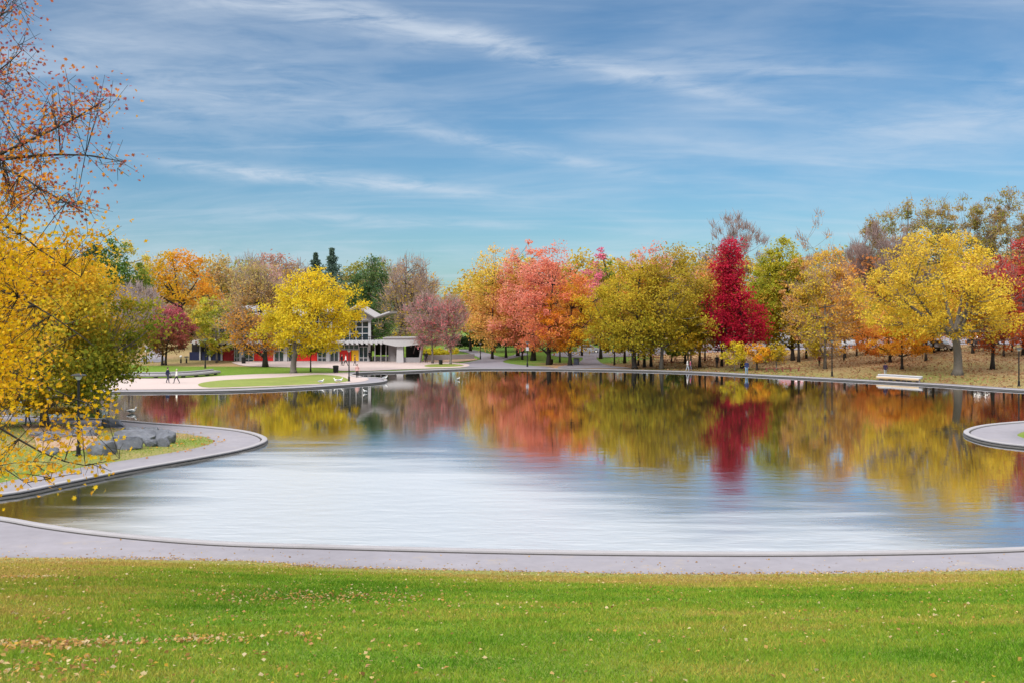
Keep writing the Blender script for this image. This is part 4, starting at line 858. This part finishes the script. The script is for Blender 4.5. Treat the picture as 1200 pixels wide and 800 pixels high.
# ------------------------------------------------------------------ cars parked along the road
def car(body_mat):
    o = thing('parked_car', '', 'car', (0, 0, 0), 0, 'cars parked along the far road')
    prof = [(-2.15, .28), (2.15, .28), (2.2, .62), (2.05, .82), (1.15, .95), (.45, 1.42), (-1.1, 1.46), (-1.85, 1.02), (-2.15, .95)]
    mb = MB(); lv = []
    for (yy, zz_) in prof: lv.append((yy, zz_))
    # taper the cabin inward: two rings of the profile, lower at full width and upper narrowed
    b0 = len(mb.v)
    for sd_ in (-1, 1):
        for (yy, zz_) in prof: mb.v.append((sd_ * (.88 - .20 * max(0, zz_ - .9) / .55), yy, zz_))
    n = len(prof); mb.f += [tuple(range(n)), tuple(range(n, 2 * n))[::-1]] + [(i, (i + 1) % n, n + (i + 1) % n, n + i) for i in range(n)]
    bo = mb.build('body', body_mat, o, bevel=.03)
    g = lambda pts: MB().prism(pts, 0, 1)
    MB().prism([(-.66, .0), (.66, .0), (.56, .58), (-.56, .58)], -.02, .02).build('windscreen', M_GLASS, o, (0, 1.09, 1.0)).rotation_euler = (R(56) - math.pi / 2 + R(90), 0, 0)
    ws = o.children[-1]; ws.rotation_euler = (R(56), 0, 0)
    ws.location = (0, 1.10, 1.01)
    rw = MB().prism([(-.62, .0), (.62, .0), (.54, .66), (-.54, .66)], -.02, .02).build('rear_window', M_GLASS, o, (0, -1.83, 1.06)); rw.rotation_euler = (R(-59), 0, 0)
    for sd_ in (-1, 1):
        sw = MB(); sw.v = [(sd_ * (.895 - .20 * (z_ - .9) / .55), y_, z_) for y_, z_ in ((1.0, 1.0), (-1.55, 1.04), (-1.05, 1.40), (.42, 1.37))]; sw.f = [(0, 1, 2, 3)]
        sw.build('side_window', M_GLASS, o)
        MB().box((sd_ * .62, 2.12, .70), (.34, .14, .15)).build('headlight', M_CHROME, o); MB().box((sd_ * .70, -2.13, .82), (.24, .08, .2)).build('tail_light', M_RED, o)
        MB().box((sd_ * .97, .75, 1.02), (.18, .09, .13)).build('mirror', body_mat, o)
        for yy in (1.35, -1.3):
            w_ = MB().tube([(sd_ * .70, yy, .31), (sd_ * .90, yy, .31)], .31, 14).build('wheel', M_TYRE, o); MB().tube([(sd_ * .895, yy, .31), (sd_ * .915, yy, .31)], .19, 10).build('rim', M_CHROME, w_)
    MB().box((0, 2.16, .42), (1.5, .1, .16)).build('grille', M_METAL, o); MB().box((0, 2.2, .56), (.5, .03, .12)).build('number_plate', M_WHITE, o)
    return o
paint = lambda n, c: mat('car_paint_' + n, c, .25, .03, 1, spec=.6)
CW = car(paint('white', (.42, .43, .46))); CG = car(paint('silver', (.30, .32, .35))); CD = car(paint('dark', (.03, .035, .05)))
usedc = set()
for px, d, src, rz, lb in [(840, 178, CW, .1, 'white car facing the lake behind the crimson maple'), (799, 180, CG, .2, 'silver car behind the twin pale stems'), (858, 179, CG, -.1, 'silver car half hidden by the crimson maple'), (905, 178, CD, 0, 'dark car behind the yellow-green sapling'), (921, 177, CW, .9, 'white car turned aslant between dark trunks'),
                           (938, 176, CW, 1.2, 'white car seen from the side behind the orange-tan maple'), (953, 175, CD, .2, 'dark car right of the white one seen from the side'), (1000, 170, CW, 1.3, 'white car behind the globe lamp'), (1087, 151, CG, .3, 'silver car left of the great maple trunk'), (1101, 150, CW, .7, 'white car beside the great maple trunk'), (1152, 152, CD, 1.1, 'dark car behind the rust-red trees'), (755, 183, CW, 1.4, 'white car beyond the asphalt lane'), (690, 190, CG, 1.5, 'silver car at the far end of the asphalt lane')]:
    o = src if src.name not in usedc else copy_tree(src); usedc.add(src.name)
    p = at(px, d); o.location = (p[0], p[1], p[2] + .05); o.rotation_euler.z = math.pi + rz; o['label'] = lb
x, d, z = at(923, 186); o = thing('delivery_van', 'tall white van with a red stripe behind the parked cars', 'van', (x, d, z + .05), 1.3)
MB().box((0, -.6, 1.62), (2.0, 4.3, 2.5)).build('cargo_box', paint('white', (.7, .7, .7)), o, bevel=.05); MB().prism([(1.56, .45), (2.9, .45), (2.95, 1.2), (2.3, 1.5), (1.95, 2.2), (1.56, 2.25)], -.95, .95, 'x').build('cab', paint('white', (.7, .7, .7)), o, bevel=.03)
for s_ in (-1, 1):
    MB().box((s_ * 1.008, -.6, 2.2), (.012, 4.2, .35)).build('stripe', M_RED, o); MB().box((s_ * .955, 1.95, 1.7), (.012, .5, .5)).build('side_window', M_GLASS, o)
    for yy in (-1.8, 2.1): MB().tube([(s_ * .75, yy, .38), (s_ * .97, yy, .38)], .38, 14).build('wheel', M_TYRE, o)

# ------------------------------------------------------------------ birds
def gull(px, py, label, water=False, s_=1.0, face=0.0):
    if water: dd = F * (HC - WZ) / (py - YH); p = ((px - 600) / F * dd, dd, WZ)
    else: p = hit(px, py)
    o = thing('white_bird', label, 'bird', p, face, 'white birds at the lake'); o.scale = (s_, s_, s_); z0 = .02 if water else .14
    MB().tube([(-.22, 0, z0 + .10), (-.14, 0, z0 + .09), (0, 0, z0 + .08), (.12, 0, z0 + .10), (.18, 0, z0 + .15)], [.01, .05, .085, .075, .03], 8).build('body', M_FEATHER, o, smooth=True)
    MB().tube([(.14, 0, z0 + .13), (.19, 0, z0 + .20), (.20, 0, z0 + .25), (.24, 0, z0 + .25)], [.05, .035, .04, .02], 7).build('head', M_FEATHER, o, smooth=True)
    MB().tube([(.235, 0, z0 + .25), (.30, 0, z0 + .24)], [.014, .004], 5).build('beak', M_BEAK, o)
    for q in (-1, 1): MB().tube([(.08, q * .07, z0 + .12), (-.08, q * .082, z0 + .11), (-.24, q * .03, z0 + .11)], [.02, .05, .008], 6).build('wing', M_GREYF, o, smooth=True)
    if not water:
        for q in (-1, 1): MB().tube([(.0, q * .03, 0), (0, q * .03, z0 + .04)], .008, 4).build('leg', M_BEAK, o)
gull(154, 483.6, 'white bird swimming behind the peninsula', True, 1.7, .2); gull(428, 459.5, 'white bird swimming off the turf point', True, 1.2, 2.5); gull(537, 444.5, 'white bird swimming near the verge', True, 1.1, 1)
gull(376, 450.0, 'white bird standing alone on the turf island shore', False, 1.5, .4); gull(394.5, 448.8, 'left bird of the pair standing near the lamp post on the turf point', False, 1.5, 2.9); gull(398, 448.6, 'right bird of the pair standing near the lamp post on the turf point', False, 1.5, .2); gull(451, 445.2, 'white bird standing on the very tip of the turf point', False, 1.4, 0)

# ------------------------------------------------------------------ near maple reaching in from the left
def near_maple():
    rng = np.random.default_rng(21); tx, td = -14.0, 18.0; tz0 = tz(tx, td)
    o = thing('overhanging_maple', 'maple whose sparse orange and yellow branches hang over the lawn before the peninsula', 'tree', (tx, td, tz0 - .1))
    Q = lambda px, py, d: np.array(((px - 600) / F * d - tx, d - td, HC - (py - YH) / F * d - tz0 + .1))
    mb = MB(); nodes = []; nr = []
    def limb(pts, r0, r1, n=6):
        P = catmull(pts, .35, False); P = np.vstack([P, [pts[-1]]]); rr = np.linspace(r0 * .7, r1 * .6, len(P)); mb.tube(P, list(rr), n, False)
        for p, r_ in zip(P, rr): nodes.append(p); nr.append(r_)
    trunk = [(0, 0, 0), (.1, .1, 2.5), (0, .2, 6), (.2, .1, 10), (.1, 0, 13.5)]
    P = catmull(trunk, .5, False); mb.tube(P, list(np.linspace(.36, .08, len(P))), 9); nodes += list(P[4:]); nr += list(np.linspace(.3, .08, len(P)))[4:]
    T_ = lambda z: np.array((.1, .1, z))
    limb([T_(6.4), Q(-120, 235, 17.5), Q(-20, 190, 17), Q(45, 160, 16.6), Q(86, 140, 16.3), Q(125, 116, 16)], .12, .012)
    limb([T_(6.2), Q(-110, 225, 16.8), Q(0, 196, 16.5), Q(45, 220, 16.2), Q(98, 249, 16)], .10, .012)
    limb([Q(-20, 190, 17), Q(40, 183, 17.2), Q(100, 182, 17.4), Q(148, 190, 17.5)], .05, .010)
    limb([T_(8.5), Q(-90, 130, 18), Q(-10, 90, 17.6), Q(25, 60, 17.4)], .09, .012); limb([T_(9.5), Q(-80, 70, 17), Q(0, 20, 17), Q(22, -20, 17)], .08, .012)
    limb([T_(5.0), Q(-120, 290, 18.5), Q(0, 262, 18.8), Q(45, 292, 18.6), Q(95, 325, 18.4)], .10, .012); limb([T_(4.6), Q(-100, 330, 17.5), Q(0, 340, 17.2), Q(60, 370, 17), Q(110, 405, 17)], .10, .012)
    limb([T_(3.8), Q(-110, 400, 18), Q(0, 430, 18.2), Q(60, 455, 18.4), Q(108, 475, 18.4)], .09, .012); limb([T_(3.2), Q(-120, 440, 17), Q(-10, 495, 17.2), Q(50, 530, 17.4), Q(100, 545, 17.4), Q(140, 537, 17.4)], .09, .010)
    limb([T_(3.0), Q(-90, 500, 16.5), Q(0, 545, 16.3), Q(30, 565, 16.2), Q(60, 560, 16)], .07, .010)
    limb([T_(7), (-2, 3, 9.5), (-3.5, 5, 11)], .12, .02); limb([T_(7), (-3, -2, 9), (-5, -3, 10)], .12, .02); limb([T_(8), (.5, -3, 10), (1, -5, 11)], .12, .02); limb([T_(6), (1, 3.5, 8), (1.5, 5.5, 8.5)], .12, .02)
    C = []; colr = []; sz = []; cnt = []
    OPAL = [lin('#8a4e66'), lin('#bd6a48'), lin('#e09838'), lin('#e8a830')]; YPAL = [lin('#c9a826'), lin('#efb820'), lin('#f7c224'), lin('#f5b43a')]
    def spray(px, py, d, n, r_, pal, lo, hi, leaf):
        C.append(Q(px, py, d)); cnt.append(n); sz.append((r_, leaf)); colr.append((pal, lo, hi))
    def along(p, q, m_, jit, n, r_, pal, lo, hi, leaf, d):
        for i in range(m_):
            t_ = rng.uniform(0, 1); spray(p[0] + (q[0] - p[0]) * t_ + rng.normal(0, jit), p[1] + (q[1] - p[1]) * t_ + rng.normal(0, jit), d + rng.normal(0, .5), n, r_, pal, lo, hi, leaf)
    along((-20, 185), (125, 118), 34, 11, 22, .24, OPAL, .05, .95, .05, 16.6); along((0, 185), (148, 190), 26, 7, 16, .22, OPAL, .1, .95, .05, 17.2); along((10, 205), (105, 248), 26, 9, 18, .22, OPAL, .15, 1, .05, 16.3)
    along((55, 150), (80, 100), 9, 8, 14, .22, OPAL, 0, .5, .05, 16.5); along((-10, 110), (26, 60), 20, 9, 24, .25, OPAL, 0, .7, .05, 17.4); along((-5, 30), (22, -20), 12, 8, 16, .25, OPAL, 0, .6, .05, 17); along((-25, 60), (0, 170), 18, 10, 22, .26, OPAL, 0, .8, .05, 17.6)
    along((-10, 215), (30, 235), 20, 10, 26, .25, OPAL, .4, 1, .05, 17.4)
    for i in range(160):                                  # the yellow mass low on the left
        py = rng.choice([rng.uniform(245, 470), rng.uniform(245, 575)]); wdt = np.interp(py, [245, 300, 380, 440, 500, 580], [35, 60, 70, 66, 52, 34]); px = -25 + abs(rng.normal(0, 1)) * wdt * .52
        if (26 < px < 74 and 462 < py < 512) or (78 < px < 108 and 415 < py < 540): continue
        spray(px, py, rng.uniform(15.8, 19.2), int(np.interp(py, [245, 330, 420, 470, 580], [26, 34, 38, 24, 20])), .24, YPAL, .1, 1, .058)
    along((30, 545), (140, 536), 8, 9, 16, .2, YPAL, .5, 1, .07, 17.3); along((20, 560), (72, 553), 5, 6, 16, .18, YPAL, .5, 1, .07, 16.1); along((60, 500), (115, 520), 8, 10, 14, .2, YPAL, .4, 1, .07, 17.5); along((70, 470), (112, 476), 7, 8, 16, .2, YPAL, .4, 1, .07, 18.3); along((60, 300), (112, 285), 14, 8, 22, .25, YPAL, .3, 1, .07, 18.3)
    for i in range(120):                                  # rest of the crown, beyond the frame
        a = rng.uniform(0, 6.28); r_ = rng.uniform(1.5, 5); c_ = np.array((math.cos(a) * r_ - .8, math.sin(a) * r_, rng.uniform(3, 14)))
        if c_[0] < 2.5: C.append(c_); cnt.append(22); sz.append((.5, .13)); colr.append((YPAL if c_[2] < 9 else OPAL, .2, 1))
    nodes_ = np.array(nodes); nr_ = np.array(nr); LP = []; LC = []; LS = []
    for c_, n, (r_, lf), (pal, lo, hi) in zip(C, cnt, sz, colr):
        dd = np.linalg.norm(nodes_ - c_, axis=1); i = int(np.argmin(dd)); a = nodes_[i]; m_ = (a + c_) / 2 + np.array((0, 0, .06 * dd[i]))
        mb.tube(bez(a, m_, c_, 4), [min(.010, nr_[i] * .6), .007, .005, .003], 3, False)
        for q in range(3): mb.tube([c_ * .7 + a * .3 if False else c_, c_ + rng.normal(0, .8, 3) * r_], [.005, .003], 3, False)
        g = rng.normal(0, 1, (n, 3)) * r_ * np.array((1, 1, .8)); LP.append(c_ + g); base_ = rng.uniform(lo, hi)
        LC.append(ramp(pal, np.clip(base_ + rng.normal(0, .18, n), lo, hi)) * rng.uniform(.75, 1.2, (n, 1))); LS.append(np.full(n, lf))
    mb.build('trunk', M_BARK, o, smooth=True)
    L = np.concatenate(LP); cc = np.concatenate(LC); S = np.concatenate(LS) * rng.uniform(.7, 1.3, len(L)); n = len(L)
    N = rng.normal(0, 1, (n, 3)) + np.array((.1, -.5, .5)); N /= np.linalg.norm(N, axis=1)[:, None]; A = np.cross(N, rng.normal(0, 1, (n, 3))); A /= np.linalg.norm(A, axis=1)[:, None]; B = np.cross(N, A)
    # five-lobed leaf outline as a fan of quads
    out2 = [(-.55, 0), (-.25, .25), (-.35, .55), (.0, .30), (.22, .62), (.28, .20), (.70, 0), (.28, -.20), (.22, -.62), (0, -.30), (-.35, -.55), (-.25, -.25)]
    V = np.stack([L + (A * u_ + B * v_ + N * (abs(v_) * .25)) * S[:, None] for u_, v_ in [(0, 0)] + out2], 1).reshape(-1, 3)
    fan = np.array([[0, 1 + 2 * k_ % 12, 1 + (2 * k_ + 1) % 12, 1 + (2 * k_ + 2) % 12] for k_ in range(6)])
    Fq = (np.arange(n)[:, None, None] * 13 + fan[None]).reshape(-1, 4)
    link('crown', np_mesh('crown', V, Fq, M_LEAF, np.repeat(np.clip(cc, 0, .85), 6, 0)), o)
near_maple()

# ------------------------------------------------------------------ lawn blades and fallen leaves
rg = np.random.default_rng(77)
N_ = 460000; dd = 8.5 + (33.4 - 8.5) * rg.uniform(0, 1, N_) ** 1.25; xx = rg.uniform(-1, 1, N_) * (dd * .53 + 1.2)
e_ = np.interp(xx, EDGE[:, 0], EDGE[:, 1]); kp = dd < e_ - .08 + .12 * vnoise(np.stack([xx, dd], 1), 3, 4); xx, dd = xx[kp], dd[kp]; P2 = np.stack([xx, dd], 1); n = len(xx)
zz = np.interp(np.maximum(0, np.interp(xx, EDGE[:, 0], EDGE[:, 1]) - dd), np.linspace(0, 33, 400), .195 * (np.sqrt(np.linspace(0, 33, 400) ** 2 + .16) - .4)) - .025
hgt = rg.uniform(.03, .075, n) * (1 + .35 * vnoise(P2, .9, 2)); wd_ = .0045 * (dd / 9) ** .9 * rg.uniform(.7, 1.4, n); a = rg.uniform(0, 6.28, n); ln = rg.normal(0, .035, (n, 2))
b0 = np.column_stack([xx, dd, zz]); ax = np.column_stack([np.cos(a), np.sin(a), 0 * a]) * wd_[:, None]
V = np.stack([b0 - ax, b0 + ax, b0 + np.column_stack([ln, hgt])], 1).reshape(-1, 3)
pn = vnoise(P2, .35, 8) + .5 * vnoise(P2, 1.4, 12); edg = sstep(dd, np.interp(xx, EDGE[:, 0], EDGE[:, 1]) - 5, np.interp(xx, EDGE[:, 0], EDGE[:, 1]) - .3)
cv = np.clip(.40 + .46 * pn + .42 * edg + .22 * sstep(-xx / dd, .1, .5) + rg.normal(0, .13, n), 0, 1)
cg = ramp([lin('#4a761e'), lin('#6a9128'), lin('#8b9c34'), lin('#aa9c48'), lin('#b29456')], cv) * .88 * rg.uniform(.7, 1.28, (n, 1))
g_ = link('lawn_grass', np_mesh('lawn_grass', V, np.arange(3 * n).reshape(n, 3), M_GRASS, cg)); tag(g_, 'short green lawn grass on the slope before the lake', 'grass', kind='stuff')
def litter(name, P2, size, pal, label, lift):
    n = len(P2); z = terrain(P2) + lift + rg.uniform(0, .025, n); N = np.tile((0, 0, 1.0), (n, 1)) + rg.normal(0, .45, (n, 3)); N /= np.linalg.norm(N, axis=1)[:, None]
    A = np.cross(N, rg.normal(0, 1, (n, 3))); A /= np.linalg.norm(A, axis=1)[:, None]; B = np.cross(N, A); s_ = (size * rg.uniform(.5, 1.4, n))[:, None]; Cn = np.column_stack([P2, z])
    V = np.stack([Cn - A * s_ * .5, Cn + B * s_ * .4 + N * s_ * .15, Cn + A * s_ * .55, Cn - B * s_ * .4 + N * s_ * .15], 1).reshape(-1, 3)
    cc = ramp([lin(c_) for c_ in pal], rg.uniform(0, 1, n)) * rg.uniform(.7, 1.2, (n, 1))
    tag(link(name, np_mesh(name, V, np.arange(4 * n).reshape(n, 4), M_LEAF, np.clip(cc, 0, .8))), label, 'leaves', kind='stuff')
LPAL = ['#7f5f3c', '#b08a4e', '#c8a468', '#dcc8a4', '#c9a040', '#b8866a']
n = 6500; dd = 8.5 + 23.5 * rg.uniform(0, 1, n) ** .9; xx = rg.uniform(-1, 1, n) * (dd * .52 + .5); P = np.stack([xx, dd], 1)
dens = np.clip(.28 + .5 * vnoise(P, .55, 31) + .35 * sstep(-xx / dd, -.1, .45), .05, 1); P = P[(rg.uniform(0, 1, n) < dens) & (dd < np.interp(xx, EDGE[:, 0], EDGE[:, 1]) - .05)]
rows = []
for (x0, x1, py, m_, sp_) in [(0, 132, 756, 330, .28), (195, 275, 751, 170, .28), (0, 60, 676, 260, .3), (290, 460, 700, 500, .9), (0, 80, 786, 160, .5), (330, 360, 745, 40, .2)]:
    a, b_ = hit(x0, py), hit(x1, py); t_ = rg.uniform(0, 1, m_)[:, None]; rows.append(np.array(a[:2]) * (1 - t_) + np.array(b_[:2]) * t_ + rg.normal(0, sp_, (m_, 2)))
t_ = rg.uniform(-18, 17, 420); rows.append(np.stack([t_, np.interp(t_, EDGE[:, 0], EDGE[:, 1]) + rg.exponential(.9, 420)], 1)); rows[-1] = rows[-1][sdist(rows[-1]) > .6]
t_ = rg.uniform(-22, 18, 2600); rows.append(np.stack([t_, np.interp(t_, EDGE[:, 0], EDGE[:, 1]) - np.abs(rg.normal(0, .28, 2600)) + .12], 1))
litter('fallen_leaves', np.concatenate([P] + rows), .062, LPAL, 'scattered brown and yellow fallen leaves on the front lawn', .012)
n = 90000; P = np.stack([rg.uniform(5, 105, n), rg.uniform(96, 190, n)], 1); s_ = sdist(P); u = P[:, 0] / P[:, 1]; dens = np.clip(.45 + .5 * vnoise(P, .25, 41), .05, 1) * sstep(u, .08, .16)
P = P[(s_ > 3.2) & (rg.uniform(0, 1, n) < dens)]; litter('fallen_leaves', P, .26, ['#a07858', '#b48c6a', '#c8a482', '#a87c5c', '#bc9a66', '#86664e'], 'carpet of orange-brown fallen leaves under the far-bank trees', .02)
n = 5000; P = np.stack([rg.uniform(-46, -17, n), rg.uniform(44, 80, n)], 1); s_ = sdist(P); P = P[(s_ > 2.5) & (rg.uniform(0, 1, n) < np.clip(.5 + .6 * vnoise(P, .6, 43), 0, 1))]
litter('fallen_leaves', P, .15, ['#c9985e', '#d9a83c', '#b9784a', '#d8b48a'], 'orange fallen leaves among the peninsula boulders', .03)
n = 26000; P = np.stack([rg.uniform(-46, -17, n), rg.uniform(44, 82, n)], 1); s_ = sdist(P); P = P[(s_ > 3.25) & (rg.uniform(0, 1, n) < np.clip(.6 + .7 * vnoise(P, .5, 45), 0, 1))]
n = len(P); z = terrain(P) - .02; a = rg.uniform(0, 6.28, n); wv = .018; b0 = np.column_stack([P, z]); ax = np.column_stack([np.cos(a), np.sin(a), 0 * a]) * wv
V = np.stack([b0 - ax, b0 + ax, b0 + np.column_stack([rg.normal(0, .05, (n, 2)), rg.uniform(.05, .13, n)])], 1).reshape(-1, 3)
tag(link('peninsula_grass', np_mesh('peninsula_grass', V, np.arange(3 * n).reshape(n, 3), M_GRASS, ramp([lin('#4f8a1c'), lin('#7a9a28'), lin('#a09a3c')], rg.uniform(0, 1, n)))), 'rough grass growing between the peninsula boulders', 'grass', kind='stuff')
